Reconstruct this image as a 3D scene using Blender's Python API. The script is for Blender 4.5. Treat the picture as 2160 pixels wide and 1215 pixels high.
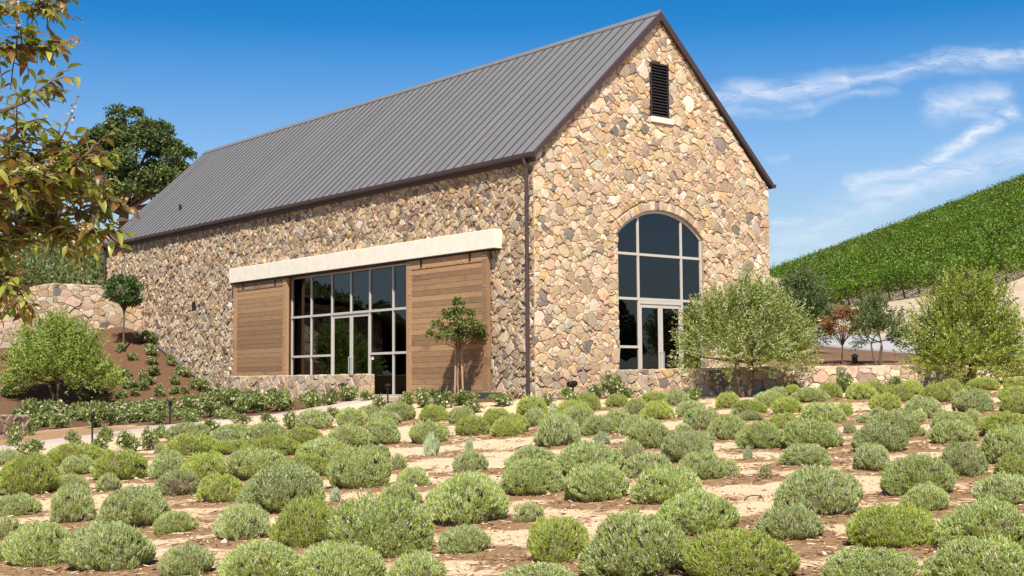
import bpy, bmesh, math, random
import numpy as np
from mathutils import Vector, Matrix
random.seed(7)
for o in list(bpy.data.objects): bpy.data.objects.remove(o)
scene=bpy.context.scene; COL=scene.collection

# --- terrain functions (building frame: corner of gable and long wall at origin, Z up)
YAW=math.radians(50.904); CAMP=(-22.234,-26.353,0.364)
FX,FY=math.cos(YAW),math.sin(YAW)
def sst(a,b,t):
    t=np.clip((t-a)/(b-a),0,1); return t*t*(3-2*t)
def dl(x,y):
    dx=np.asarray(x,float)-CAMP[0]; dy=np.asarray(y,float)-CAMP[1]
    return dx*FX+dy*FY, dx*FY-dy*FX
def xy(d,l): return CAMP[0]+d*FX+l*FY, CAMP[1]+d*FY-l*FX
def plane_h(x,y):
    d,l=dl(x,y); d=np.clip(d,-30,42); l=np.clip(l,-20,14)
    return -0.34+.04*(d-29)+.055*(l-1.2)
def ground_h(x,y):
    x=np.asarray(x,float); y=np.asarray(y,float)
    z=plane_h(x,y)
    # level apron round the building
    ex=np.maximum(np.maximum(-x,x-9.3),0); ey=np.maximum(np.maximum(-y,y-28.7),0)
    dist=np.hypot(ex,ey); w=1-sst(.6,4.5,dist)
    z=z*(1-w)+(-.03)*w
    # planted bank rising towards the retaining wall
    t=y-17.4; ramp=np.where(t>0,.40*t*t/(t+.5),0); ramp=np.minimum(ramp,3.0)
    k=sst(14,5,-x)*.55+.45
    z=z+ramp*k*sst(4,-1,x)
    return z
def hill_h(x,y):      # hillside above the retaining wall
    x=np.asarray(x,float); y=np.asarray(y,float)
    t=np.maximum(y-25.6,0)
    return 4.3+.20*np.minimum(t,18)+.23*np.maximum(t-18,0)*np.exp(-np.maximum(t-18,0)/60.)+.02*np.clip(x+6,-20,0)-6.5*sst(-8,-26,x)*np.ones_like(y)
def bank_h(x,y):      # bank, road verge and vineyard slope beside the building
    d,l=dl(x,y)
    zb=.62+.045*(np.minimum(d,55)-31.5)+.058*np.maximum(d-55,0)*np.exp(-np.maximum(d-55,0)/160.)
    zb=zb*sst(6.0,9.5,np.asarray(x,float))
    v=4.4+.0726*(np.minimum(d,150)-88)-.05*np.maximum(d-150,0)+.366*(np.minimum(l,75)-22.6)-.55*np.maximum(67-d,0)
    k=.8
    return np.where(np.abs(zb-v)<6, k*np.log(np.exp(np.clip((zb-v)/k,-12,12)/1)+1)+v, np.maximum(zb,v))

# ------------------------------------------------------------------ camera
PITCH=math.radians(4.11); ROLL=math.radians(-0.401)
fw=Vector((FX*math.cos(PITCH),FY*math.cos(PITCH),math.sin(PITCH)))
r0=Vector((FY,-FX,0)); u0=r0.cross(fw)
rr=r0*math.cos(ROLL)+u0*math.sin(ROLL); uu=u0*math.cos(ROLL)-r0*math.sin(ROLL)
cd=bpy.data.cameras.new('camera'); cam=bpy.data.objects.new('camera',cd); COL.objects.link(cam)
M=Matrix((rr,uu,-fw)).transposed().to_4x4(); M.translation=Vector(CAMP); cam.matrix_world=M
cd.sensor_width=36; cd.lens=46.65; cd.clip_end=5000; cd.clip_start=.1
scene.camera=cam
FPX=2798.9
# ------------------------------------------------------------------ light
SUN_EL=52.0; SAZ=Vector((-.645,-.765,0)).normalized()
sun_to=SAZ*math.cos(math.radians(SUN_EL))+Vector((0,0,math.sin(math.radians(SUN_EL))))
sd=bpy.data.lights.new('sun','SUN'); so=bpy.data.objects.new('sun',sd); COL.objects.link(so)
so.rotation_euler=sun_to.to_track_quat('Z','Y').to_euler(); so.location=(-30,-40,40)
sd.energy=5.0; sd.angle=math.radians(.55); sd.color=(1,.955,.87)
scene.view_settings.view_transform='Standard'; scene.view_settings.look='None'
scene.view_settings.exposure=0.62; scene.view_settings.gamma=1
scene.view_settings.use_curve_mapping=False
# ------------------------------------------------------------------ sky with thin cirrus
w=bpy.data.worlds.new('World'); scene.world=w; w.use_nodes=True
nt=w.node_tree; nt.nodes.clear(); N=nt.nodes.new; Lk=nt.links.new
out=N('ShaderNodeOutputWorld'); bg=N('ShaderNodeBackground'); bg.inputs[1].default_value=.10
sky=N('ShaderNodeTexSky'); sky.sky_type='NISHITA'; sky.sun_disc=False
sky.sun_elevation=math.radians(SUN_EL); sky.sun_rotation=math.atan2(SAZ.x,SAZ.y)
sky.altitude=300; sky.air_density=1.0; sky.dust_density=.6; sky.ozone_density=3.0
hs=N('ShaderNodeHueSaturation'); hs.inputs['Saturation'].default_value=1.2; hs.inputs['Value'].default_value=1.0
hs.inputs['Hue'].default_value=.503
Lk(sky.outputs[0],hs.inputs['Color'])
tc=N('ShaderNodeTexCoord')
def vm(op,a,b=None):
    n=N('ShaderNodeVectorMath'); n.operation=op
    for i,v in enumerate((a,b)):
        if v is None: continue
        if isinstance(v,(tuple,list)): n.inputs[i].default_value=v
        else: Lk(v,n.inputs[i])
    return n
def mt(op,a,b=None,c=None,clamp=False):
    n=N('ShaderNodeMath'); n.operation=op; n.use_clamp=clamp
    for i,v in enumerate((a,b,c)):
        if v is None: continue
        if isinstance(v,(int,float)): n.inputs[i].default_value=v
        else: Lk(v,n.inputs[i])
    return n.outputs[0]
dirv=tc.outputs['Generated']
b_=vm('DOT_PRODUCT',dirv,(FX,FY,0)).outputs['Value']; a_=vm('DOT_PRODUCT',dirv,(FY,-FX,0)).outputs['Value']
e_=vm('DOT_PRODUCT',dirv,(0,0,1)).outputs['Value']
Lk(mt('ADD',1.0,mt('MULTIPLY',mt('MULTIPLY_ADD',e_,6.5,-.70,clamp=True),.50)),hs.inputs['Saturation'])
Lk(mt('MULTIPLY',mt('MULTIPLY_ADD',mt('MULTIPLY_ADD',e_,4.2,0,clamp=True),.42,.57),mt('SUBTRACT',1,mt('MULTIPLY',mt('MULTIPLY_ADD',e_,7,-1.2,clamp=True),.27))),hs.inputs['Value'])
bs=mt('MAXIMUM',b_,.05)
cx_=N('ShaderNodeCombineXYZ'); Lk(mt('DIVIDE',a_,bs),cx_.inputs[0]); Lk(mt('DIVIDE',e_,bs),cx_.inputs[1])
def sn(vec,scale,detail,rough,dist=0):
    n=N('ShaderNodeTexNoise'); n.inputs['Scale'].default_value=scale; n.inputs['Detail'].default_value=detail
    n.inputs['Roughness'].default_value=rough; n.inputs['Distortion'].default_value=dist
    Lk(vec,n.inputs['Vector']); return n
wn=sn(cx_.outputs[0],9,5,.6)
wv=vm('MULTIPLY',vm('SUBTRACT',wn.outputs['Color'],(.5,.5,.5)).outputs[0],(.075,.03,0)).outputs[0]
pos=vm('ADD',cx_.outputs[0],wv).outputs[0]
def uv(x,y): return ((x-1080)/2799.,(806-y)/2799.,0)
total=None
for (p,q,wd,k) in [((1440,200),(1800,165),20,.55),((1800,165),(2000,138),17,.42),((2000,138),(2420,100),20,.5),((1450,228),(1720,214),14,.26),((1720,214),(1890,186),9,.22),
  ((1975,232),(2130,206),26,.4),((1960,222),(2100,255),15,.3),((1835,394),(1985,330),15,.5),((1985,330),(2160,242),14,.6),((1650,515),(1850,430),38,.24),((1850,430),(2000,365),34,.38),((2000,365),(2330,300),30,.42),((1640,470),(1700,455),10,.25),((1660,505),(1740,474),9,.22),((1600,540),(1900,500),26,.16),((1650,330),(1690,326),7,.14)]:
    P=uv(*p);Q=uv(*q); BA=(Q[0]-P[0],Q[1]-P[1],0); bb=BA[0]**2+BA[1]**2
    pa=vm('SUBTRACT',pos,P).outputs[0]
    h=mt('DIVIDE',vm('DOT_PRODUCT',pa,BA).outputs['Value'],bb,clamp=True)
    sc=N('ShaderNodeVectorMath'); sc.operation='SCALE'; sc.inputs[0].default_value=BA; Lk(h,sc.inputs['Scale'])
    dd=vm('LENGTH',vm('SUBTRACT',pa,sc.outputs[0]).outputs[0]).outputs['Value']
    fall=mt('POWER',mt('SUBTRACT',1,mt('DIVIDE',dd,wd*2.0/2799.),clamp=True),1.5)
    term=mt('MULTIPLY',fall,k)
    total=term if total is None else mt('MAXIMUM',total,term)
mp=N('ShaderNodeMapping'); mp.inputs['Rotation'].default_value=(0,0,math.radians(-24)); mp.inputs['Scale'].default_value=(1,4.5,1)
Lk(pos,mp.inputs['Vector'])
fib=sn(mp.outputs[0],22,10,.66,.9)
dens=mt('MULTIPLY',total,mt('MULTIPLY_ADD',fib.outputs['Fac'],3.4,-1.0,clamp=True),clamp=True)
dens=mt('MULTIPLY',dens,mt('MULTIPLY_ADD',b_,6,-.6,clamp=True))
mx=N('ShaderNodeMix'); mx.data_type='RGBA'; Lk(mt('MULTIPLY',dens,1.45,clamp=True),mx.inputs['Factor']); Lk(hs.outputs[0],mx.inputs['A']); mx.inputs['B'].default_value=(6.0,6.3,6.9,1)
Lk(mx.outputs['Result'],bg.inputs[0]); Lk(bg.outputs[0],out.inputs[0])

# ------------------------------------------------------------------ helpers
rng=np.random.default_rng(11)
def link(name,me,mat=None,parent=None,loc=None):
    o=bpy.data.objects.new(name,me); COL.objects.link(o)
    if mat is not None and me is not None and not me.materials: me.materials.append(mat)
    if parent is not None: o.parent=parent
    if loc is not None: o.location=loc
    return o
def tag(o,label=None,cat=None,group=None,kind=None):
    if label: o['label']=label
    if cat: o['category']=cat
    if group: o['group']=group
    if kind: o['kind']=kind
    return o
def empty(name,loc=(0,0,0),rz=0):
    o=bpy.data.objects.new(name,None); COL.objects.link(o); o.location=loc; o.rotation_euler=(0,0,rz); o.empty_display_size=.2
    return o
def copy_tree(o,parent=None):
    c=o.copy(); COL.objects.link(c); c.parent=parent
    for ch in o.children: copy_tree(ch,c)
    return c
def np_mesh(name,V,F,C=None,mat=None,smooth=False):
    V=np.asarray(V,np.float32).reshape(-1,3); F=np.asarray(F,np.int32); k=F.shape[1]
    me=bpy.data.meshes.new(name); me.vertices.add(len(V)); me.vertices.foreach_set('co',V.ravel())
    me.loops.add(F.size); me.loops.foreach_set('vertex_index',F.ravel())
    me.polygons.add(len(F)); me.polygons.foreach_set('loop_start',np.arange(0,F.size,k,dtype=np.int32))
    if C is not None:
        a=me.color_attributes.new('Col','FLOAT_COLOR','CORNER')
        c4=np.ones((len(F),k,4),np.float32); C=np.asarray(C,np.float32)
        c4[:,:,:3]=C[:,None,:] if C.ndim==2 else C
        a.data.foreach_set('color',c4.ravel())
    me.update(calc_edges=True)
    if smooth: me.polygons.foreach_set('use_smooth',np.ones(len(F),bool))
    if mat: me.materials.append(mat)
    return me
class MB:
    def __init__(s): s.v=[];s.f=[];s.c=[]
    def add(s,V,F,col=None):
        b=len(s.v); s.v+= [tuple(q) for q in V]
        for f in F: s.f.append(tuple(i+b for i in f)); s.c.append(col or (1,1,1))
    def box(s,x0,x1,y0,y1,z0,z1,col=None,bev=0):
        V=[(x,y,z) for z in (z0,z1) for y in (y0,y1) for x in (x0,x1)]
        s.add(V,[(0,2,3,1),(4,5,7,6),(0,1,5,4),(2,6,7,3),(0,4,6,2),(1,3,7,5)],col)
    def tube(s,pts,rad,n=7,col=None,cap=True):
        pts=[Vector(p) for p in pts]; V=[];F=[]
        pu=None
        for i,p in enumerate(pts):
            t=(pts[min(i+1,len(pts)-1)]-pts[max(i-1,0)]).normalized()
            if pu is None: pu=t.orthogonal().normalized()
            pu=(pu-t*pu.dot(t)); pu=pu.normalized() if pu.length>1e-5 else t.orthogonal().normalized()
            vv=t.cross(pu); r=rad[i] if isinstance(rad,(list,tuple)) else rad
            for k in range(n):
                a=2*math.pi*k/n; V.append(p+(pu*math.cos(a)+vv*math.sin(a))*r)
        for i in range(len(pts)-1):
            for k in range(n):
                F.append((i*n+k,i*n+(k+1)%n,(i+1)*n+(k+1)%n,(i+1)*n+k))
        if cap: F.append(tuple(range(n-1,-1,-1))); F.append(tuple((len(pts)-1)*n+k for k in range(n)))
        s.add(V,F,col)
    def prism(s,poly,axis,a,b,col=None):
        # poly: 2D points; axis: which axis is extruded from a to b
        n=len(poly)
        def mk(p,t):
            return (t,p[0],p[1]) if axis=='x' else (p[0],t,p[1]) if axis=='y' else (p[0],p[1],t)
        V=[mk(p,a) for p in poly]+[mk(p,b) for p in poly]
        F=[tuple(range(n)),tuple(range(2*n-1,n-1,-1))]+[(i+n,(i+1)%n+n,(i+1)%n,i) for i in range(n)]
        s.add(V,F,col)
    def mesh(s,name,mat=None,smooth=False,bevel=0):
        me=bpy.data.meshes.new(name); me.from_pydata(s.v,[],s.f)
        a=me.color_attributes.new('Col','FLOAT_COLOR','CORNER'); arr=[]
        for f,c in zip(s.f,s.c): arr+= [c[0],c[1],c[2],1.0]*len(f)
        a.data.foreach_set('color',np.asarray(arr,np.float32))
        bm=bmesh.new(); bm.from_mesh(me); bmesh.ops.recalc_face_normals(bm,faces=bm.faces)
        if bevel: bmesh.ops.bevel(bm,geom=bm.edges[:],offset=bevel,segments=1,affect='EDGES',profile=.5)
        bm.to_mesh(me); bm.free()
        if smooth: me.polygons.foreach_set('use_smooth',np.ones(len(me.polygons),bool))
        if mat: me.materials.append(mat)
        return me
    def build(s,name,mat,parent=None,smooth=False,bevel=0):
        return link(name,s.mesh(name,mat,smooth,bevel),None,parent)
def box_obj(name,mat,parent,x0,x1,y0,y1,z0,z1,bev=0):
    m=MB(); m.box(x0,x1,y0,y1,z0,z1); return m.build(name,mat,parent,bevel=bev)
def set_smooth_angle(me,ang=40):
    pass
# ------------------------------------------------------------------ materials
def newmat(name):
    m=bpy.data.materials.new(name); m.use_nodes=True; t=m.node_tree
    return m,t,t.nodes['Principled BSDF'],t.nodes.new,t.links.new
def noise(t,scale,detail=4,rough=.55,vec=None,dist=0):
    n=t.nodes.new('ShaderNodeTexNoise'); n.inputs['Scale'].default_value=scale; n.inputs['Detail'].default_value=detail
    n.inputs['Roughness'].default_value=rough; n.inputs['Distortion'].default_value=dist
    if vec is not None: t.links.new(vec,n.inputs['Vector'])
    return n
def ramp(t,fac,stops):
    r=t.nodes.new('ShaderNodeValToRGB'); e=r.color_ramp.elements
    while len(e)<len(stops): e.new(.5)
    for i,(p,c) in enumerate(stops):
        e[i].position=p; e[i].color=(c[0],c[1],c[2],1) if isinstance(c,(tuple,list)) else (c,c,c,1)
    t.links.new(fac,r.inputs[0]); return r.outputs[0]
def mix(t,fac,a,b,mode='MIX'):
    n=t.nodes.new('ShaderNodeMix'); n.data_type='RGBA'; n.blend_type=mode
    for k,v in (('Factor',fac),('A',a),('B',b)):
        if isinstance(v,(int,float)): n.inputs[k].default_value=v
        elif isinstance(v,(tuple,list)): n.inputs[k].default_value=(v[0],v[1],v[2],1)
        else: t.links.new(v,n.inputs[k])
    return n.outputs['Result']
def bump(t,h,strength,dist,bsdf):
    b=t.nodes.new('ShaderNodeBump'); b.inputs['Strength'].default_value=strength; b.inputs['Distance'].default_value=dist
    t.links.new(h,b.inputs['Height']); t.links.new(b.outputs[0],bsdf.inputs['Normal']); return b
def geo_pos(t):
    return t.nodes.new('ShaderNodeNewGeometry').outputs['Position']
def attr(t,name='Col'):
    a=t.nodes.new('ShaderNodeAttribute'); a.attribute_name=name; return a.outputs['Color']
def simple(name,col,rough=.7,metal=0,spec=.4,var=.12,scale=6):
    m,t,b,N_,L_=newmat(name); p=geo_pos(t); n=noise(t,scale,5,.6,p)
    c=ramp(t,n.outputs['Fac'],[(.25,tuple(k*(1-var) for k in col)),(.75,tuple(min(k*(1+var),1) for k in col))])
    L_(c,b.inputs['Base Color']); b.inputs['Roughness'].default_value=rough; b.inputs['Metallic'].default_value=metal
    b.inputs['Specular IOR Level'].default_value=spec; return m
def mat_stone():
    m,t,b,N_,L_=newmat('field_stone'); p=geo_pos(t); c=attr(t)
    n1=noise(t,9,6,.65,p); n2=noise(t,38,4,.6,p); n3=noise(t,3.1,5,.6,p)
    c=mix(t,1.0,c,ramp(t,n1.outputs['Fac'],[(.28,(.62,.6,.58)),(.5,(1,1,1)),(.75,(1.22,1.18,1.12))]),'MULTIPLY')
    c=mix(t,ramp(t,n3.outputs['Fac'],[(.60,0),(.74,.42)]),c,(.15,.105,.075))
    c=mix(t,ramp(t,n2.outputs['Fac'],[(.62,0),(.8,.30)]),c,(.58,.46,.32))
    L_(c,b.inputs['Base Color']); b.inputs['Roughness'].default_value=.93; b.inputs['Specular IOR Level'].default_value=.15
    h=mix(t,.5,n1.outputs['Fac'],n2.outputs['Fac']); bump(t,h,.55,.012,b); return m
def mat_mortar():
    m,t,b,N_,L_=newmat('mortar'); p=geo_pos(t); n=noise(t,25,6,.7,p)
    L_(ramp(t,n.outputs['Fac'],[(.3,(.27,.195,.13)),(.7,(.40,.30,.205))]),b.inputs['Base Color']); b.inputs['Roughness'].default_value=.95  # mortar tone darkened so the joints between stones read as shadow
    b.inputs['Specular IOR Level'].default_value=.1; bump(t,n.outputs['Fac'],.6,.01,b); return m
def mat_leaf(name,trans=.28,rough=.5,spec=.3,glow=1.0,bmp=False):
    m,t,b,N_,L_=newmat(name); c=attr(t)
    oi=t.nodes.new('ShaderNodeObjectInfo')
    v=t.nodes.new('ShaderNodeMapRange'); v.inputs['To Min'].default_value=.86; v.inputs['To Max'].default_value=1.14
    L_(oi.outputs['Random'],v.inputs['Value'])
    hv=t.nodes.new('ShaderNodeHueSaturation'); L_(c,hv.inputs['Color']); L_(v.outputs[0],hv.inputs['Value'])
    L_(hv.outputs[0],b.inputs['Base Color']); b.inputs['Roughness'].default_value=rough; b.inputs['Specular IOR Level'].default_value=spec
    tr=t.nodes.new('ShaderNodeBsdfTranslucent'); L_(mix(t,1.0,hv.outputs[0],(1.25*glow,1.3*glow,.6*glow),'MULTIPLY'),tr.inputs['Color'])
    ms=t.nodes.new('ShaderNodeMixShader'); ms.inputs[0].default_value=trans
    L_(b.outputs[0],ms.inputs[1]); L_(tr.outputs[0],ms.inputs[2]); L_(ms.outputs[0],t.nodes['Material Output'].inputs['Surface']); return m
def mat_wood():
    m,t,b,N_,L_=newmat('stained_cedar'); tcn=t.nodes.new('ShaderNodeTexCoord'); oi=t.nodes.new('ShaderNodeObjectInfo')
    ad=t.nodes.new('ShaderNodeVectorMath'); ad.operation='MULTIPLY_ADD'
    L_(oi.outputs['Random'],ad.inputs[0]); ad.inputs[1].default_value=(37,53,71); L_(geo_pos(t),ad.inputs[2])
    mp=t.nodes.new('ShaderNodeMapping'); mp.inputs['Scale'].default_value=(6,1.1,26); L_(ad.outputs[0],mp.inputs['Vector'])
    n=noise(t,2.2,7,.62,mp.outputs[0],1.2); n2=noise(t,1.3,3,.5,ad.outputs[0])
    c=ramp(t,n.outputs['Fac'],[(.2,(.18,.09,.040)),(.45,(.32,.18,.085)),(.62,(.39,.23,.11)),(.85,(.45,.275,.14))])
    rv=t.nodes.new('ShaderNodeMapRange'); rv.inputs['To Min'].default_value=.70; rv.inputs['To Max'].default_value=1.18; L_(oi.outputs['Random'],rv.inputs['Value'])
    hv=t.nodes.new('ShaderNodeHueSaturation'); L_(c,hv.inputs['Color']); L_(rv.outputs[0],hv.inputs['Value']); hv.inputs['Saturation'].default_value=.95
    c2=mix(t,ramp(t,n2.outputs['Fac'],[(.62,0),(.74,.45)]),hv.outputs[0],(.11,.06,.03))
    L_(c2,b.inputs['Base Color']); b.inputs['Roughness'].default_value=.62; b.inputs['Specular IOR Level'].default_value=.25
    bump(t,n.outputs['Fac'],.25,.004,b); return m
def mat_metal_roof():
    m,t,b,N_,L_=newmat('roof_metal'); p=geo_pos(t); oi=t.nodes.new('ShaderNodeObjectInfo')
    mp=t.nodes.new('ShaderNodeMapping'); mp.inputs['Scale'].default_value=(.5,6,.5); L_(p,mp.inputs['Vector'])
    n=noise(t,3,5,.6,mp.outputs[0]); n2=noise(t,.5,3,.5,p)
    c=ramp(t,n.outputs['Fac'],[(.25,(.152,.147,.144)),(.75,(.200,.194,.189))])
    rv=t.nodes.new('ShaderNodeMapRange'); rv.inputs['To Min'].default_value=.93; rv.inputs['To Max'].default_value=1.07; L_(oi.outputs['Random'],rv.inputs['Value'])
    hv=t.nodes.new('ShaderNodeHueSaturation'); L_(c,hv.inputs['Color']); L_(rv.outputs[0],hv.inputs['Value'])
    L_(mix(t,ramp(t,n2.outputs['Fac'],[(.45,0),(.8,.25)]),hv.outputs[0],(.19,.175,.16)),b.inputs['Base Color'])
    b.inputs['Roughness'].default_value=.55; b.inputs['Metallic'].default_value=.15; bump(t,n2.outputs['Fac'],.35,.03,b); return m
def mat_concrete(name,col,stain=(.2,.16,.1)):
    m,t,b,N_,L_=newmat(name); p=geo_pos(t); n=noise(t,5,7,.65,p); n2=noise(t,40,4,.6,p)
    mp=t.nodes.new('ShaderNodeMapping'); mp.inputs['Scale'].default_value=(3,3.5,.35); L_(p,mp.inputs['Vector']); n3=noise(t,1.6,4,.6,mp.outputs[0])
    c=ramp(t,n.outputs['Fac'],[(.25,tuple(k*.88 for k in col)),(.7,tuple(min(1,k*1.06) for k in col))])
    c=mix(t,ramp(t,n3.outputs['Fac'],[(.68,0),(.85,.3)]),c,stain)
    L_(c,b.inputs['Base Color']); b.inputs['Roughness'].default_value=.88; b.inputs['Specular IOR Level'].default_value=.2
    bump(t,n2.outputs['Fac'],.15,.006,b); return m
def mat_glass():
    m,t,b,N_,L_=newmat('tinted_glass'); t.nodes.remove(b)
    tr=t.nodes.new('ShaderNodeBsdfTransparent'); tr.inputs[0].default_value=(.12,.135,.135,1)
    gl=t.nodes.new('ShaderNodeBsdfGlossy'); gl.inputs['Color'].default_value=(.82,.86,.9,1); gl.inputs['Roughness'].default_value=.006
    n=noise(t,.9,2,.5,geo_pos(t)); bp=t.nodes.new('ShaderNodeBump'); bp.inputs['Strength'].default_value=.09; bp.inputs['Distance'].default_value=.05
    L_(n.outputs['Fac'],bp.inputs['Height']); L_(bp.outputs[0],gl.inputs['Normal'])
    fr=t.nodes.new('ShaderNodeFresnel'); fr.inputs['IOR'].default_value=1.85
    ms=t.nodes.new('ShaderNodeMixShader'); L_(fr.outputs[0],ms.inputs[0]); L_(tr.outputs[0],ms.inputs[1]); L_(gl.outputs[0],ms.inputs[2])
    L_(ms.outputs[0],t.nodes['Material Output'].inputs['Surface']); return m
def mat_ground():
    m,t,b,N_,L_=newmat('field_soil'); p=geo_pos(t); z=attr(t)   # r: mulch, g: tan chips, b: dark bed mulch
    sep=t.nodes.new('ShaderNodeSeparateColor'); L_(z,sep.inputs[0])
    n1=noise(t,2.6,6,.65,p,.4); n2=noise(t,22,6,.7,p); n3=noise(t,75,4,.7,p); n4=noise(t,.7,4,.5,p)
    mpx=t.nodes.new('ShaderNodeMapping'); mpx.inputs['Rotation'].default_value=(0,0,.6); mpx.inputs['Scale'].default_value=(1,4,1); L_(p,mpx.inputs['Vector'])
    n5=noise(t,20,7,.78,mpx.outputs[0],2.2)
    sand=ramp(t,n2.outputs['Fac'],[(.25,(.48,.335,.19)),(.5,(.64,.46,.28)),(.8,(.73,.55,.365))])
    sand=mix(t,ramp(t,n3.outputs['Fac'],[(.58,0),(.72,.6)]),sand,(.30,.19,.11))
    mul=ramp(t,n5.outputs['Fac'],[(.25,(.115,.058,.026)),(.45,(.225,.13,.064)),(.6,(.35,.22,.12)),(.75,(.50,.355,.215))])
    chip=ramp(t,n5.outputs['Fac'],[(.25,(.20,.105,.05)),(.5,(.33,.20,.105)),(.75,(.45,.30,.17))])
    dark=ramp(t,n2.outputs['Fac'],[(.3,(.085,.044,.024)),(.6,(.16,.086,.048)),(.8,(.27,.16,.09))])
    ma=t.nodes.new('ShaderNodeMath'); ma.operation='MULTIPLY_ADD'; L_(n1.outputs['Fac'],ma.inputs[0]); ma.inputs[1].default_value=1.3; ma.inputs[2].default_value=-.65
    mb=t.nodes.new('ShaderNodeMath'); mb.operation='ADD'; L_(ma.outputs[0],mb.inputs[0]); L_(sep.outputs[0],mb.inputs[1])
    f=ramp(t,mb.outputs[0],[(.40,0),(.56,1)])
    c=mix(t,f,sand,mul); c=mix(t,sep.outputs[1],c,chip)
    mc=t.nodes.new('ShaderNodeMath'); mc.operation='ADD'; L_(ma.outputs[0],mc.inputs[0]); L_(sep.outputs[2],mc.inputs[1])
    c=mix(t,ramp(t,mc.outputs[0],[(.4,0),(.6,1)]),c,dark)
    L_(c,b.inputs['Base Color']); b.inputs['Roughness'].default_value=.95; b.inputs['Specular IOR Level'].default_value=.1
    h=mix(t,.45,n5.outputs['Fac'],n3.outputs['Fac']); bump(t,h,.55,.03,b); return m
def mat_dirt(name,stops,scale=1.2):
    m,t,b,N_,L_=newmat(name); p=geo_pos(t); n=noise(t,scale,8,.68,p,.3); n2=noise(t,scale*14,5,.7,p)
    c=ramp(t,n.outputs['Fac'],stops); c=mix(t,1.0,c,ramp(t,n2.outputs['Fac'],[(.3,(.72,.72,.72)),(.7,(1.18,1.18,1.18))]),'MULTIPLY')
    L_(c,b.inputs['Base Color']); b.inputs['Roughness'].default_value=.95; b.inputs['Specular IOR Level'].default_value=.1
    bump(t,n2.outputs['Fac'],.7,.05,b); return m
STONE=mat_stone(); MORTAR=mat_mortar(); WOOD=mat_wood(); ROOF=mat_metal_roof(); GLASS=mat_glass()
LINTEL=mat_concrete('cast_lintel',(.77,.695,.575)); PATHM=mat_concrete('path_concrete',(.47,.375,.305),(.33,.25,.18))
TRIM=simple('brown_trim',(.060,.036,.036),.5,0,.4,.15,8); FRAME=simple('window_frame',(.53,.49,.42),.45,.1,.4,.04,3)
BLACKM=simple('black_metal',(.015,.015,.016),.45,.2,.4); STEEL=simple('bolt_steel',(.62,.62,.62),.35,.7,.5,.05)
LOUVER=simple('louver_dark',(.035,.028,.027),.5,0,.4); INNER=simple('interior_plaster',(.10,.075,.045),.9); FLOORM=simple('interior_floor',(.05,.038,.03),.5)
BARK=simple('bark',(.135,.095,.065),.95,0,.1,.45,18); BARK2=simple('smooth_bark',(.30,.20,.12),.9,0,.1,.3,14); STAKE=simple('stake_wood',(.42,.25,.13),.85,0,.1,.2,10)
PIPE=simple('grey_pipe',(.10,.105,.115),.5); ROADM=mat_dirt('road_surface',[(.3,(.36,.34,.335)),(.7,(.45,.43,.42))],.5)
LEAF=mat_leaf('leaf_soft',.3,.5,.25); LAVM=mat_leaf('lavender_leaf',.32,.6,.2); VINEM=mat_leaf('vine_leaf',.35,.45,.3); BIGLEAF=mat_leaf('glossy_leaf',.38,.38,.4)
PETAL=mat_leaf('petal',.25,.6,.2,.8); OAKM=mat_leaf('oak_leaf',.15,.55,.2); CORE=simple('dark_woody_fill',(.13,.115,.055),.95,0,.05,.4,9)
GROUND=mat_ground(); 
BANKM=mat_dirt('bank_mulch',[(.3,(.13,.07,.04)),(.55,(.20,.115,.065)),(.7,(.36,.23,.11))],.35)
HILLM=mat_dirt('dry_hill',[(.3,(.40,.30,.20)),(.6,(.52,.41,.28)),(.8,(.60,.50,.37))],.3)
HILLG=mat_dirt('planted_hill',[(.3,(.13,.10,.05)),(.55,(.17,.13,.065)),(.75,(.24,.16,.09))],.4)
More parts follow.
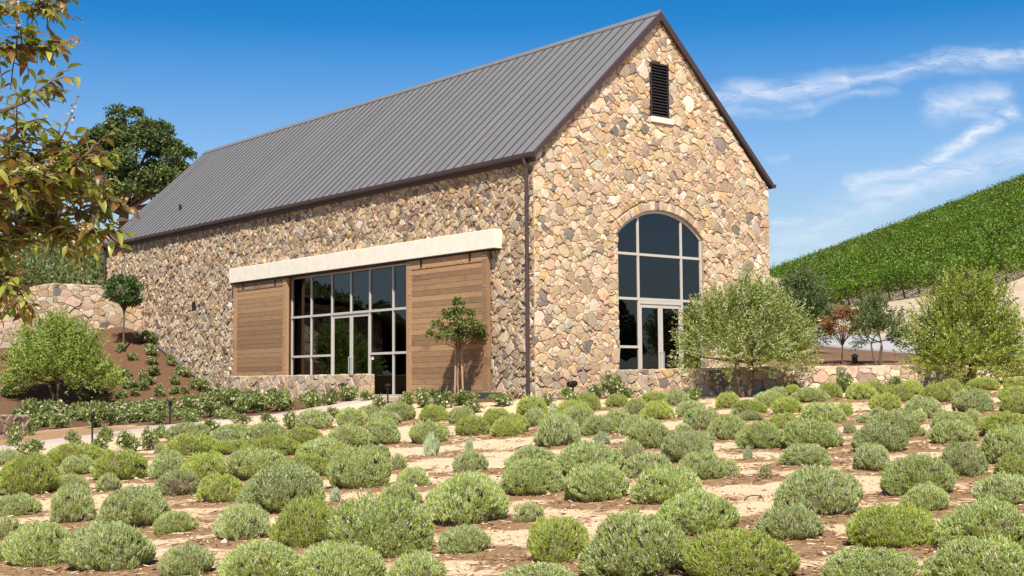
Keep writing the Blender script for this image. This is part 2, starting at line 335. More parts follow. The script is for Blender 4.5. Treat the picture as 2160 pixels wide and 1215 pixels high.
LAVENDER=[
(-15.8,-15.39,0.33,0.41,'y',12.2),(-15.57,-16.33,0.47,0.46,'m',11.6),(-12.93,-11.76,0.39,0.48,'m',16.8),(-11.0,-9.07,0.29,0.27,'g',20.2),(-11.56,-10.61,0.13,0.31,'m',18.7),(-12.6,-12.48,0.19,0.24,'m',16.6),
(-13.7,-13.8,0.23,0.26,'m',14.9),(-13.95,-12.84,0.06,0.17,'t',15.5),(-14.11,-15.62,0.4,0.5,'m',13.1),(-15.22,-17.06,0.21,0.22,'g',11.4),(-11.17,-11.83,0.23,0.29,'g',18.0),(-10.02,-9.29,0.13,0.33,'t',20.7),
(-9.21,-9.19,0.07,0.17,'t',21.4),(-12.51,-14.3,0.1,0.33,'g',15.3),(-10.64,-12.0,0.07,0.19,'g',18.3),(-11.49,-8.45,0.38,0.4,'m',20.3),(-10.94,-6.04,0.41,0.34,'y',22.5),(-12.61,-9.86,0.3,0.31,'y',18.6),
(-11.57,-4.02,0.47,0.42,'y',23.6),(-9.87,-0.32,0.45,0.35,'g',27.6),(-11.18,-4.87,0.33,0.25,'y',23.3),(-10.32,-2.98,0.36,0.3,'g',25.3),(-11.58,-2.71,0.1,0.28,'g',24.9),(-9.88,-3.66,0.42,0.41,'m',25.0),
(-9.04,-0.71,0.45,0.3,'m',27.8),(-9.34,-4.19,0.34,0.3,'y',25.0),(-9.73,-6.36,0.37,0.42,'m',23.1),(-8.96,-6.31,0.34,0.45,'m',23.6),(-7.22,-0.93,0.39,0.42,'g',28.8),(-6.36,-1.11,0.39,0.38,'m',29.2),
(-5.15,0.01,0.31,0.36,'g',30.9),(-6.17,-2.21,0.35,0.32,'g',28.5),(-5.22,-1.3,0.36,0.39,'m',29.8),(-8.53,-7.12,0.36,0.4,'m',23.2),(-5.05,-2.41,0.34,0.35,'y',29.1),(-5.37,-3.9,0.26,0.36,'m',27.8),
(-7.2,-6.66,0.32,0.38,'y',24.5),(-5.59,-5.37,0.3,0.34,'y',26.5),(-7.18,-7.68,0.29,0.35,'y',23.7),(-16.98,-16.66,0.35,0.31,'m',10.5),(-16.71,-17.44,0.33,0.33,'m',10.1),(-16.29,-17.87,0.22,0.21,'m',10.1),
(-13.31,-2.97,0.51,0.39,'y',23.3),(-14.11,-5.21,0.28,0.31,'m',21.2),(-14.0,-6.79,0.43,0.4,'y',20.0),(-12.77,-3.06,0.19,0.2,'y',23.8),(-13.98,-1.5,0.23,0.27,'g',24.2),(-15.58,-7.28,0.44,0.51,'y',18.6),
(-15.08,-7.5,0.24,0.24,'m',18.9),(-14.86,-8.34,0.16,0.24,'m',18.4),(-13.62,-7.57,0.28,0.39,'g',19.7),(-13.39,-8.37,0.36,0.39,'y',19.2),(-12.99,-9.13,0.43,0.4,'m',18.8),(-14.55,-9.94,0.32,0.3,'d',17.3),
(-14.58,-11.16,0.27,0.32,'y',16.3),(-14.54,-12.7,0.49,0.49,'g',15.0),(-16.58,-9.7,0.27,0.25,'g',16.2),(-16.44,-11.11,0.27,0.39,'g',15.2),(-16.15,-12.19,0.43,0.42,'g',14.4),(-16.12,-13.18,0.21,0.22,'m',13.8),
(-15.97,-14.4,0.26,0.33,'g',12.9),(-17.4,-11.81,0.15,0.28,'g',14.1),(-17.76,-13.9,0.31,0.37,'m',12.2),(-17.47,-14.76,0.39,0.37,'g',11.6),(-17.2,-15.79,0.23,0.24,'g',11.1),(-18.04,-13.43,0.11,0.23,'m',12.5),
(-6.64,-7.18,0.3,0.34,'y',24.4),(-3.4,-3.82,0.35,0.38,'y',29.0),(-5.64,-6.62,0.23,0.36,'g',25.5),(-2.91,-4.0,0.09,0.21,'t',29.4),(-8.22,-10.21,0.36,0.47,'g',21.0),(-5.87,-7.51,0.35,0.3,'y',24.6),
(-3.96,-5.82,0.35,0.38,'y',27.1),(-2.18,-4.34,0.3,0.41,'y',29.4),(-5.41,-7.57,0.32,0.37,'m',24.9),(-6.56,-9.39,0.31,0.35,'m',22.8),(-1.28,-4.36,0.27,0.29,'y',30.0),(-2.83,-6.55,0.22,0.33,'m',27.4),
(-3.87,-8.15,0.3,0.37,'y',25.4),(-0.29,-4.59,0.31,0.29,'y',30.4),(-0.57,-5.51,0.25,0.36,'g',29.6),(-5.45,-8.72,0.23,0.38,'m',24.0),(-6.58,-10.29,0.21,0.37,'g',22.1),(-7.94,-10.96,0.14,0.18,'t',20.8),
(-8.02,-12.13,0.32,0.41,'m',19.7),(-3.33,-8.54,0.27,0.31,'g',25.5),(-5.41,-10.74,0.34,0.39,'g',22.4),(-6.07,-10.94,0.14,0.17,'g',22.0),(-9.24,-12.97,0.17,0.27,'g',18.4),(-9.21,-14.03,0.35,0.44,'g',17.5),
(-10.64,-14.71,0.28,0.3,'g',16.1),(-10.75,-13.72,0.4,0.38,'g',16.7),(-10.7,-12.56,0.33,0.31,'g',17.7),(-12.29,-14.44,0.36,0.37,'m',15.2),(-12.35,-15.63,0.37,0.38,'m',14.2),(-12.13,-16.46,0.37,0.37,'m',13.7),
(-10.57,-15.51,0.27,0.33,'m',15.5),(-10.23,-15.66,0.13,0.27,'g',15.7),(-13.48,-18.17,0.37,0.37,'m',11.5),(-13.82,-16.25,0.17,0.18,'g',12.9),(-15.02,-18.05,0.25,0.32,'y',10.7),(-15.08,-19.04,0.44,0.44,'m',9.8),
(-14.85,-19.86,0.41,0.34,'y',9.3),(-15.73,-18.68,0.27,0.13,'g',9.8),(-6.59,-12.43,0.28,0.37,'m',20.4),(-1.31,-7.7,0.26,0.33,'y',27.4),(-2.45,-9.23,0.34,0.28,'y',25.5),(-2.8,-9.22,0.1,0.15,'t',25.4),
(-3.79,-10.46,0.2,0.18,'g',23.7),(-0.93,-8.49,0.32,0.33,'m',27.0),(1.72,-6.54,0.22,0.24,'g',30.3),(2.04,-6.69,0.19,0.24,'y',30.4),(-2.36,-10.11,0.31,0.32,'y',24.9),(-5.12,-12.28,0.25,0.26,'y',21.5),
(-3.88,-12.07,0.38,0.37,'m',22.3),(-2.7,-11.67,0.16,0.27,'y',23.5),(-7.51,-13.84,0.32,0.39,'m',18.7),(-7.28,-14.55,0.39,0.38,'m',18.3),(-8.73,-14.63,0.06,0.17,'t',17.5),(-8.88,-15.73,0.3,0.25,'g',16.4),
(-10.25,-16.23,0.09,0.16,'w',15.2),(-5.42,-13.8,0.1,0.25,'g',20.2),(0.24,-8.62,0.35,0.31,'m',27.6),(1.12,-8.4,0.28,0.32,'y',28.4),(0.85,-9.43,0.31,0.36,'y',27.4),(2.05,-8.89,0.23,0.3,'y',28.6),
(-1.44,-11.67,0.29,0.29,'y',24.2),(0.33,-10.7,0.28,0.32,'y',26.1),(2.06,-9.81,0.26,0.32,'y',27.9),(-3.83,-12.93,0.14,0.15,'g',21.8),(-2.61,-12.32,0.14,0.16,'g',23.1),(-2.84,-13.39,0.31,0.34,'g',22.0),
(-3.67,-13.85,0.12,0.22,'m',21.2),(0.12,-11.71,0.33,0.37,'y',25.2),(2.04,-10.8,0.22,0.31,'y',27.2),(-5.75,-14.79,0.4,0.37,'m',19.0),(-7.37,-15.73,0.37,0.37,'g',17.3),(-9.1,-16.86,0.24,0.29,'g',15.4),
(-1.68,-13.59,0.34,0.35,'g',22.6),(3.32,-10.71,0.3,0.27,'y',28.0),(1.76,-11.56,0.26,0.16,'y',26.4),(-3.86,-14.91,0.15,0.25,'m',20.3),(-4.84,-15.18,0.31,0.3,'m',19.4),(-6.12,-16.01,0.29,0.29,'m',17.9),
(-9.27,-18.13,0.26,0.36,'g',14.3),(-10.57,-18.46,0.34,0.37,'m',13.2),(-11.53,-19.21,0.21,0.24,'m',12.1),(-12.09,-18.39,0.39,0.41,'g',12.2),(-13.31,-19.06,0.26,0.28,'g',11.0),(-13.12,-19.93,0.35,0.34,'y',10.4),
(-14.53,-20.72,0.33,0.25,'m',8.9),(2.98,-11.77,0.3,0.3,'y',27.0),(0.22,-13.31,0.35,0.31,'y',24.0),(-1.81,-14.48,0.31,0.3,'y',21.8),(-5.07,-16.22,0.41,0.33,'y',18.4),(-7.94,-17.91,0.36,0.4,'m',15.3),
(-9.06,-18.68,0.23,0.22,'y',14.0),(-10.83,-19.57,0.29,0.28,'g',12.2),(-12.92,-20.67,0.37,0.35,'m',10.0),(-14.14,-21.4,0.38,0.3,'m',8.6),
]
ROSES=[
(-0.12,23.08,0.49,0.46,'s',52.1),(-0.94,21.79,0.34,0.39,'s',50.6),(-1.75,21.63,0.27,0.23,'s',50.0),(-1.27,20.94,0.29,0.29,'s',49.8),(-0.63,20.75,0.22,0.38,'s',50.0),(-1.61,20.04,0.37,0.3,'s',48.8),
(-0.59,19.73,0.37,0.36,'s',49.2),(-2.47,20.4,0.28,0.28,'s',48.6),(-1.24,18.98,0.26,0.32,'s',48.2),(-0.72,18.42,0.34,0.4,'s',48.1),(-0.56,18.02,0.32,0.4,'s',47.9),(-2.88,19.51,0.28,0.3,'s',47.6),
(-2.2,19.37,0.39,0.28,'s',47.9),(-2.2,18.17,0.25,0.41,'s',47.0),(-1.63,18.18,0.23,0.23,'s',47.3),(-2.85,18.75,0.19,0.23,'s',47.0),(-3.34,18.92,0.31,0.25,'s',46.8),(-4.12,18.83,0.14,0.23,'s',46.3),
(-3.37,13.21,0.38,0.4,'b',42.3),(-4.39,12.73,0.37,0.43,'b',41.3),(-4.87,13.24,0.37,0.4,'b',41.4),(-3.56,11.25,0.4,0.46,'b',40.7),(-4.09,8.83,0.31,0.64,'b',38.5),(-3.49,8.89,0.28,0.51,'b',38.9),
(-7.07,7.39,0.29,0.31,'b',35.5),(-6.84,5.94,0.25,0.36,'b',34.5),(-5.61,9.51,0.24,0.37,'o',38.1),(-6.25,11.56,0.37,0.48,'b',39.2),(-8.3,8.68,0.35,0.6,'b',35.7),(-7.7,8.94,0.21,0.45,'b',36.3),
(-6.95,13.52,0.29,0.39,'b',40.3),(-7.41,14.19,0.44,0.61,'b',40.5),(-6.97,17.67,0.39,0.6,'b',43.5),(-5.79,23.66,0.22,0.24,'s',49.1),(-6.55,21.41,0.21,0.39,'s',46.8),(-6.89,20.1,0.35,0.37,'s',45.5),
(-5.86,5.93,0.08,0.19,'b',35.2),(-12.13,3.67,0.12,0.44,'p',29.5),(-12.93,0.35,0.36,0.3,'p',26.3),(-11.11,2.85,0.24,0.18,'p',29.4),(-11.71,-0.16,0.2,0.21,'p',26.7),(-10.51,2.53,0.21,0.31,'p',29.6),
(-11.58,-1.23,0.31,0.36,'p',26.0),(-11.15,-1.3,0.18,0.37,'p',26.2),(-9.54,1.74,0.17,0.23,'p',29.6),(-8.01,2.35,0.22,0.22,'p',31.0),(-6.93,3.01,0.35,0.16,'p',32.2),(-3.63,8.12,0.31,0.5,'e',38.2),
(-3.56,7.03,0.39,0.49,'e',37.4),(-3.18,6.02,0.33,0.48,'e',36.9),(-2.83,5.6,0.26,0.42,'e',36.8),(-2.25,5.57,0.28,0.42,'e',37.2),(-2.02,4.89,0.15,0.16,'e',36.8),(-3.36,2.34,0.24,0.35,'p',34.0),
(-3.31,1.13,0.24,0.4,'w',33.1),(-2.84,1.09,0.21,0.35,'w',33.3),(-2.94,0.1,0.29,0.39,'w',32.5),(-2.4,-0.14,0.37,0.31,'w',32.6),(-3.28,-1.52,0.26,0.21,'w',31.0),(-4.66,2.44,0.13,0.22,'p',33.2),
(-7.05,0.36,0.18,0.34,'p',30.1),(-6.52,2.31,0.21,0.15,'p',31.9),(-2.26,-1.37,0.34,0.24,'w',31.8),(-0.71,-2.05,0.22,0.31,'g',32.3),(1.05,-1.07,0.29,0.3,'g',34.1),(-1.75,-2.4,0.11,0.19,'g',31.4),
(1.32,-1.4,0.35,0.6,'t',34.0),(1.47,-1.77,0.29,0.27,'t',33.8),(8.22,4.22,0.38,0.27,'t',42.7),(0.62,-4.93,0.17,0.3,'t',30.9),(3.39,-7.09,0.15,0.47,'t',31.0),(3.89,-8.11,0.25,0.28,'t',30.5),
(3.07,-5.86,0.2,0.17,'t',31.7),
]
LIMBS=[
[(-21.26,-20.50,1.10),(-20.81,-21.12,1.07),(-20.55,-21.45,0.97),(-20.42,-21.68,1.00),(-20.33,-21.89,1.02)],
[(-20.81,-21.12,1.07),(-20.61,-21.42,1.21),(-20.51,-21.63,1.19),(-20.48,-21.67,1.42)],
[(-21.12,-20.63,1.33),(-20.75,-21.19,1.37),(-20.60,-21.38,1.40),(-20.55,-21.49,1.44),(-20.49,-21.55,1.50)],
[(-21.04,-20.60,1.68),(-20.70,-21.13,1.65),(-20.58,-21.35,1.63),(-20.49,-21.43,1.64)],
[(-21.02,-20.50,1.82),(-20.65,-21.06,1.82),(-20.51,-21.30,1.81),(-20.39,-21.40,1.84)],
[(-21.01,-20.94,0.90),(-20.74,-21.41,0.80),(-20.67,-21.59,0.73),(-20.62,-21.62,0.64)],
[(-20.55,-21.45,0.97),(-20.47,-21.63,0.91),(-20.32,-21.76,0.92)],
[(-20.81,-21.12,1.07),(-20.69,-21.46,0.90),(-20.61,-21.64,0.86),(-20.60,-21.65,0.82)],
[(-20.61,-21.42,1.21),(-20.62,-21.66,1.06),(-20.53,-21.73,1.09),(-20.46,-21.80,1.19)],
[(-20.75,-21.19,1.37),(-20.66,-21.51,1.25),(-20.60,-21.57,1.30)],
[(-20.69,-21.46,0.90),(-20.74,-21.69,1.05),(-20.66,-21.76,1.08)],
[(-20.55,-21.45,0.97),(-20.44,-21.29,1.08),(-20.29,-21.42,1.12),(-20.24,-21.58,1.02)],
]


# ================================================================== ground
def axis(segs):
    a=[]
    for s,e,st in segs: a+=list(np.arange(s,e-1e-6,st))
    a.append(segs[-1][1]); return np.array(a)
def grid_mesh(name,A,B,fn,mat,colfn=None,keep=None):
    AA,BB=np.meshgrid(A,B,indexing='ij'); X,Y=xy(AA,BB); Z=fn(X,Y)
    V=np.stack([X,Y,Z],-1).reshape(-1,3); nb=len(B)
    i,j=np.meshgrid(np.arange(len(A)-1),np.arange(nb-1),indexing='ij'); q=(i*nb+j).ravel()
    F=np.stack([q,q+nb,q+nb+1,q+1],-1)[:,::-1]
    C=None
    if keep is not None:
        cc=V[F].mean(1); F=F[keep(cc[:,0],cc[:,1])]
    if colfn is not None:
        c=colfn(X,Y).reshape(-1,3); C=c[F]
    me=np_mesh(name,V,F,C,mat,True); return me
LX=np.array([s[0] for s in LAVENDER]); LY=np.array([s[1] for s in LAVENDER]); LR=np.array([s[2] for s in LAVENDER])
LD,LL=dl(LX,LY)
def lump(x,y,k): # cheap smooth lumps
    return (np.sin(x*1.9*k+1.3*np.sin(y*1.1*k))+np.sin(y*2.3*k+1.7*np.sin(x*.9*k)+2)+np.sin((x+y)*3.7*k+y*k))/3
def mulch(x,y):
    d,l=dl(x,y); best=np.zeros_like(d)
    for i in range(len(LX)):
        a=(d-LD[i]+.08)/(LR[i]*.85+.20); b=(l-LL[i])/(LR[i]*1.15+.42)
        best=np.maximum(best,np.exp(-(a*a+b*b)*.8))
    return best
def gh(x,y):
    z=ground_h(x,y); d,l=dl(x,y)
    near=sst(36,30,d)*sst(4,8,d)*sst(24,16,np.abs(l))
    z=z+near*(.05*mulch(x,y)+.012*lump(x,y,1.6)+.008*lump(y,x,5.3))
    bed=sst(2,6,y+.9*x+6)*0
    # keep the sheet below the hillside and bank sheets, and under the building
    inside=(x>0.2)&(x<9.1)&(y>0.2)&(y<28.5); z=np.where(inside,np.minimum(z,-.25),z)
    return z
def path_pt():
    return [(-16.6,2.7),(-13.3,3.3),(-11.2,4.05),(-9.6,4.5),(-8.2,5.0),(-6.6,5.5),(-5.3,5.45),(-4.1,5.35),(-3.1,5.1),(-2.3,5.0),(-1.5,5.15)]
def dist_path(x,y):
    P=path_pt(); best=np.full_like(x,99.)
    for (x0,y0),(x1,y1) in zip(P[:-1],P[1:]):
        dx,dy=x1-x0,y1-y0; t=np.clip(((x-x0)*dx+(y-y0)*dy)/(dx*dx+dy*dy),0,1)
        best=np.minimum(best,np.hypot(x-x0-t*dx,y-y0-t*dy))
    return best
def gcol(x,y):
    d,l=dl(x,y); m=mulch(x,y)
    # the bed beyond the path
    py=np.interp(x,[p[0] for p in path_pt()],[p[1] for p in path_pt()])
    bed=sst(.6,1.8,y-py)*sst(1.5,0,x)
    front=sst(-3.2,-1.6,x)*sst(5,3,y)*sst(-1.5,.5,y)       # strip by the long wall
    gable=sst(-2.6,-1.2,y)*sst(-1,0,x)*sst(3.2,2.4,x)
    chip=sst(.3,1.2,y-py)*sst(-6.5,-8.5,x)*sst(11,8.5,y)
    dark=np.clip(np.maximum(np.maximum(bed,front),gable)*(1-chip),0,1)
    far=sst(34,45,d)+sst(2,-6,d)
    m=np.clip(m+far*.5,0,1)
    return np.stack([m,chip,dark],-1)
A=axis([(-400,-60,40),(-60,-4,4),(-4,8,.6),(8,36,.13),(36,60,.4),(60,140,5),(140,900,60)])
B=axis([(-600,-60,40),(-60,-16,2.2),(-16,14,.14),(14,60,2),(60,600,45)])
g=link('ground',grid_mesh('ground',A,B,gh,GROUND,gcol)); tag(g,'sandy field with brown mulch drifts around the lavender',kind='structure')
# path
def ribbon(name,pts,widths,hfn,mat,up=.03,thick=.12,sub=6):
    P=np.array(pts,float); n=(len(P)-1)*sub+1; t=np.linspace(0,len(P)-1,n)
    def cr(k):
        o=[]
        for tt in t:
            i=min(int(tt),len(P)-2); f=tt-i; p0=P[max(i-1,0),k];p1=P[i,k];p2=P[i+1,k];p3=P[min(i+2,len(P)-1),k]
            o.append(.5*(2*p1+(p2-p0)*f+(2*p0-5*p1+4*p2-p3)*f*f+(3*p1-p0-3*p2+p3)*f**3))
        return np.array(o)
    X,Y=cr(0),cr(1); W=np.interp(t,range(len(P)),widths); tx,ty=np.gradient(X),np.gradient(Y); s=np.hypot(tx,ty); nx,ny=-ty/s,tx/s
    offs=np.linspace(-.5,.5,7); V=[];F=[]
    m=len(offs)
    for i in range(n):
        for o in offs:
            x,y=X[i]+nx[i]*W[i]*o,Y[i]+ny[i]*W[i]*o; V.append((x,y,float(hfn(x,y))+up))
        V.append((V[-1][0],V[-1][1],V[-1][2]-thick)); q=V[-1-m]; V.append((q[0],q[1],q[2]-thick))
    k=m+2
    for i in range(n-1):
        a=i*k;b=a+k
        for j in range(m-1): F.append((a+j,b+j,b+j+1,a+j+1)[::-1])
        F.append((a+m-1,b+m-1,b+m,a+m)[::-1]); F.append((a+m+1,b+m+1,b,a)[::-1])
    me=np_mesh(name,V,F,None,mat,False); return link(name,me)
pth=ribbon('path',path_pt(),[1.35]*8+[1.3,1.5,1.9],ground_h,PATHM,.045,.25); tag(pth,'pale concrete footpath curving to the glass entrance',kind='structure')
m=MB(); m.box(-1.62,0.05,5.0,12.6,-.30,.012); m.box(-1.9,-1.63,1.9,5.4,-.3,.004)
pad=m.build('pavement',PATHM); tag(pad,'concrete landing at the glass entrance',kind='structure')
# hillside above retaining wall
def hill_mesh():
    ys=axis([(25.12,48,.5),(48,140,3)]); xs=axis([(-60,-12,3),(-12,10,.5),(10,90,4)])
    XX,YY=np.meshgrid(xs,ys,indexing='ij'); ZZ=hill_h(XX,YY)+.10*lump(XX,YY,.9)*sst(26,28,YY)
    V=np.stack([XX,YY,ZZ],-1).reshape(-1,3); nb=len(ys); i,j=np.meshgrid(np.arange(len(xs)-1),np.arange(nb-1),indexing='ij'); q=(i*nb+j).ravel()
    F=np.stack([q,q+nb,q+nb+1,q+1],-1)
    cx=V[F].mean(1); keep=~((cx[:,0]>-.2)&(cx[:,1]<29.2)); return V,F[keep],cx[keep]
V,F,cx=hill_mesh()
lo=cx[:,1]<42.5
h1=link('hillside',np_mesh('hillside',V,F[lo],None,HILLG,True)); tag(h1,'planted brown hillside above the retaining wall',kind='structure')
h2=link('hillside',np_mesh('dry_hillside',V,F[~lo],None,HILLM,True)); tag(h2,'dry pale dirt slope under the oak tree',kind='structure')
# bank beside the building, road and vineyard slope
A=axis([(33.05,45,.5),(45,90,1.2),(90,200,3)]); B=axis([(4.6,30,.6),(30,110,2.5)])
def bk(x,y): return bank_h(x,y)
def kp1(x,y):
    d,l=dl(x,y); return ~((x<9.45)&(y>-.2))&((d<72)&(l<16.5))
def kp2(x,y):
    d,l=dl(x,y); return ~((x<9.45)&(y>-.2))&~((d<72)&(l<16.5))
def kp3(x,y):
    d,l=dl(x,y); return kp1(x,y)
o=link('bank',grid_mesh('bank',A,B,bk,BANKM,None,kp1)); tag(o,'brown mulched bank behind the terrace wall',kind='structure')
o=link('vineyard_hill',grid_mesh('vineyard_hill',A,B,bk,HILLM,None,kp2)); tag(o,'dry tan slope under the vineyard rows',kind='structure')
rp=[xy(d,l) for d,l in [(34,16.9),(45,16.5),(55,16.3),(66,16.3),(78,17.2),(92,19.5),(110,24)]]
o=ribbon('road',rp,[4.6]*7,bank_h,ROADM,.06,.4); tag(o,'pale grey drive climbing past the vineyard',kind='structure')
# far ridge
A=axis([(300,460,8)]); B=axis([(40,190,4)])
def ridge(x,y):
    d,l=dl(x,y); return 3+30*np.exp(-((l-66)/26)**2-((d-380)/50)**2)+.8*lump(x,y,.12)
o=link('far_hill',grid_mesh('far_hill',A,B,ridge,mat_dirt('wooded_ridge',[(.3,(.03,.06,.015)),(.7,(.09,.14,.03))],.08))); tag(o,'distant green ridge',kind='structure')

# ================================================================== stone walls
def clip(poly,a,b,c):   # keep a*x+b*y<=c
    outp=[]
    for i in range(len(poly)):
        p=poly[i];q=poly[(i+1)%len(poly)]; dp=a*p[0]+b*p[1]-c; dq=a*q[0]+b*q[1]-c
        if dp<=0: outp.append(p)
        if (dp<0 and dq>0) or (dp>0 and dq<0):
            t=dp/(dp-dq); outp.append((p[0]+(q[0]-p[0])*t,p[1]+(q[1]-p[1])*t))
    return outp
def parea(p): return .5*sum(p[i][0]*p[(i+1)%len(p)][1]-p[(i+1)%len(p)][0]*p[i][1] for i in range(len(p)))
def wp_(p,a,k):
    x,y=p[0]*k,p[1]*k
    return (p[0]+a*(math.sin(3.1*y+2.1*math.sin(1.7*x))+.6*math.sin(7.3*y+1.3*x+1)), p[1]+a*.8*(math.sin(3.7*x+1.9*math.sin(2.3*y)+.7)+.6*math.sin(8.1*x-2*y)))
def stone_cells(outline,holes,radii,seed,aniso=1.15,skip=None):
    """irregular stone outlines filling a convex outline (CCW) minus convex holes (CCW)"""
    R=random.Random(seed); wa=.036; wk=2.4; us=[p[0] for p in outline]; vs=[p[1] for p in outline]
    u0,u1,v0,v1=min(us)/aniso,max(us)/aniso,min(vs),max(vs); area=(u1-u0)*(v1-v0)
    pts=[]; grid={}; cs=max(r for r,_ in radii)*1.02
    for r,frac in radii:
        tries=int(area*frac/(r*r))
        for _ in range(tries):
            q=r*R.uniform(.85,1.15); x,y=R.uniform(u0,u1),R.uniform(v0,v1); gx,gy=int(x/cs),int(y/cs); ok=True
            for i in range(gx-2,gx+3):
                for j in range(gy-2,gy+3):
                    for (X,Y,Q) in grid.get((i,j),()):
                        if (X-x)**2+(Y-y)**2<(.80*(Q+q)*R.uniform(.8,1.08))**2: ok=False;break
                    if not ok: break
                if not ok: break
            if ok: grid.setdefault((gx,gy),[]).append((x,y,q)); pts.append((x,y,q))
    res=[]
    def edges(pl): return [(pl[i],pl[(i+1)%len(pl)]) for i in range(len(pl))]
    for (x,y,q) in pts:
        X=x*aniso
        if skip and skip(X,y): continue
        k=cs*1.5; poly=[(x-k,y-k),(x+k,y-k),(x+k,y+k),(x-k,y+k)]
        gx,gy=int(x/cs),int(y/cs); nb=[]
        for i in range(gx-3,gx+4):
            for j in range(gy-3,gy+4): nb+=grid.get((i,j),[])
        nb.sort(key=lambda n:(n[0]-x)**2+(n[1]-y)**2)
        for (a,b,c) in nb[1:26]:
            dx,dy=a-x,b-y; D=dx*dx+dy*dy
            if D>(3.2*cs)**2: break
            # weighted bisector
            poly=clip(poly,dx,dy,.5*(D+.6*(q*q-c*c))+dx*x+dy*y)
            if len(poly)<3: break
        if len(poly)<3: continue
        poly=[(a*aniso,b) for a,b in poly]
        sp=[]
        for i_ in range(len(poly)):
            p=poly[i_]; q2=poly[(i_+1)%len(poly)]; sp.append(p)
            if math.hypot(p[0]-q2[0],p[1]-q2[1])>.10: sp.append(((p[0]+q2[0])/2,(p[1]+q2[1])/2))
        poly=[wp_(p,wa,wk) for p in sp]; X,yy_=wp_((X,y),wa,wk); y=yy_
        for (p0,p1) in edges(outline):
            nx,ny=p1[1]-p0[1],-(p1[0]-p0[0]); poly=clip(poly,nx,ny,nx*p0[0]+ny*p0[1])
            if len(poly)<3: break
        if len(poly)<3: continue
        bad=False
        for hp in holes:
            bestk=None
            for (p0,p1) in edges(hp):
                nx,ny=p1[1]-p0[1],-(p1[0]-p0[0]); ln=math.hypot(nx,ny); s=(nx*(X-p0[0])+ny*(y-p0[1]))/ln
                if bestk is None or s>bestk[0]: bestk=(s,nx,ny,p0)
            s,nx,ny,p0=bestk
            if s<-.03: bad=True;break
            poly=clip(poly,-nx,-ny,-(nx*p0[0]+ny*p0[1]))
            if len(poly)<3: bad=True;break
        if bad or abs(parea(poly))<.0012: continue
        res.append(poly)
    return res
PAL=[((.53,.395,.26),28),((.48,.345,.215),17),((.58,.46,.325),20),((.50,.365,.265),15),((.46,.40,.295),11),((.40,.295,.205),9),((.55,.38,.19),6),((.31,.24,.185),6),((.21,.18,.155),4),((.64,.56,.45),5),((.42,.28,.195),4)]
PALW=[w_ for _,w_ in PAL]
def stone_geo(poly,R,proud=(.022,.06),gap=.003,tint=(1,1,1),dark=0):
    cxm=sum(p[0] for p in poly)/len(poly); cym=sum(p[1] for p in poly)/len(poly)
    if parea(poly)<0: poly=poly[::-1]
    # merge near points, split long edges, roughen
    pl=[]
    for p in poly:
        if not pl or math.hypot(p[0]-pl[-1][0],p[1]-pl[-1][1])>.03: pl.append(p)
    if len(pl)>2 and math.hypot(pl[0][0]-pl[-1][0],pl[0][1]-pl[-1][1])<.03: pl.pop()
    if len(pl)<3: return None
    o=[]
    for i,p in enumerate(pl):
        q=pl[(i+1)%len(pl)]; L=math.hypot(q[0]-p[0],q[1]-p[1]); o.append(p)
        if L>.13: f=R.uniform(.35,.65); o.append((p[0]+(q[0]-p[0])*f,p[1]+(q[1]-p[1])*f))
    ring=[]
    for i,p in enumerate(o):
        r=math.hypot(p[0]-cxm,p[1]-cym)+1e-6; k=max(.3,1-(gap+R.uniform(0,.004)+r*R.uniform(0,.020))/r)
        ring.append((cxm+(p[0]-cxm)*k,cym+(p[1]-cym)*k))
    n=len(ring); h=R.uniform(*proud)*R.uniform(.8,1.1); tu,tv=R.uniform(-.10,.10),R.uniform(-.10,.12); V=[];F=[]
    size=math.sqrt(abs(parea(ring)))
    for p in ring: V.append((p[0],p[1],-.03))
    for p in ring: V.append((p[0],p[1],max(.004,h-.012-R.uniform(0,.008)+tu*(p[0]-cxm)+tv*(p[1]-cym))))
    for p in ring:
        k=1-min(.25,(.008+R.uniform(0,.009))/(size*.5+.01)); x,y=cxm+(p[0]-cxm)*k,cym+(p[1]-cym)*k
        V.append((x,y,max(.008,h+tu*(x-cxm)+tv*(y-cym)+R.uniform(-.003,.003))))
    V.append((cxm+R.uniform(-.1,.1)*size,cym+R.uniform(-.1,.1)*size,h+R.uniform(-.002,.010)))
    for a in (0,n):
        for i in range(n): j=(i+1)%n; F.append((a+i,a+j,a+n+j,a+n+i))
    for i in range(n): F.append((2*n+i,2*n+(i+1)%n,3*n))
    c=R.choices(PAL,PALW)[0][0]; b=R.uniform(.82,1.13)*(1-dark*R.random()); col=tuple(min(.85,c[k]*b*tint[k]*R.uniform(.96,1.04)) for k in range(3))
    return V,F,col
def stone_set(polys,frame,seed,**kw):
    O,U,Vv,Nn=[Vector(q) for q in frame]; R=random.Random(seed); outl=[]
    for p in polys:
        g_=stone_geo(p,R,**kw)
        if g_ is None: continue
        V,F,c=g_; W=[O+U*a+Vv*b+Nn*z for a,b,z in V]
        cen=W[-1]; rel=cen-Vector(CAMP); d=rel.dot(fw); px=abs(parea(p))*abs(Nn.dot(rel.normalized()))*(FPX/max(d,1))**2
        sx=1080+FPX*rel.dot(rr)/d; sy=607-FPX*rel.dot(uu)/d
        if not(-20<sx<2180 and -20<sy<1230) or Nn.dot(rel)>0: px=0
        outl.append((px,W,F,c))
    return outl
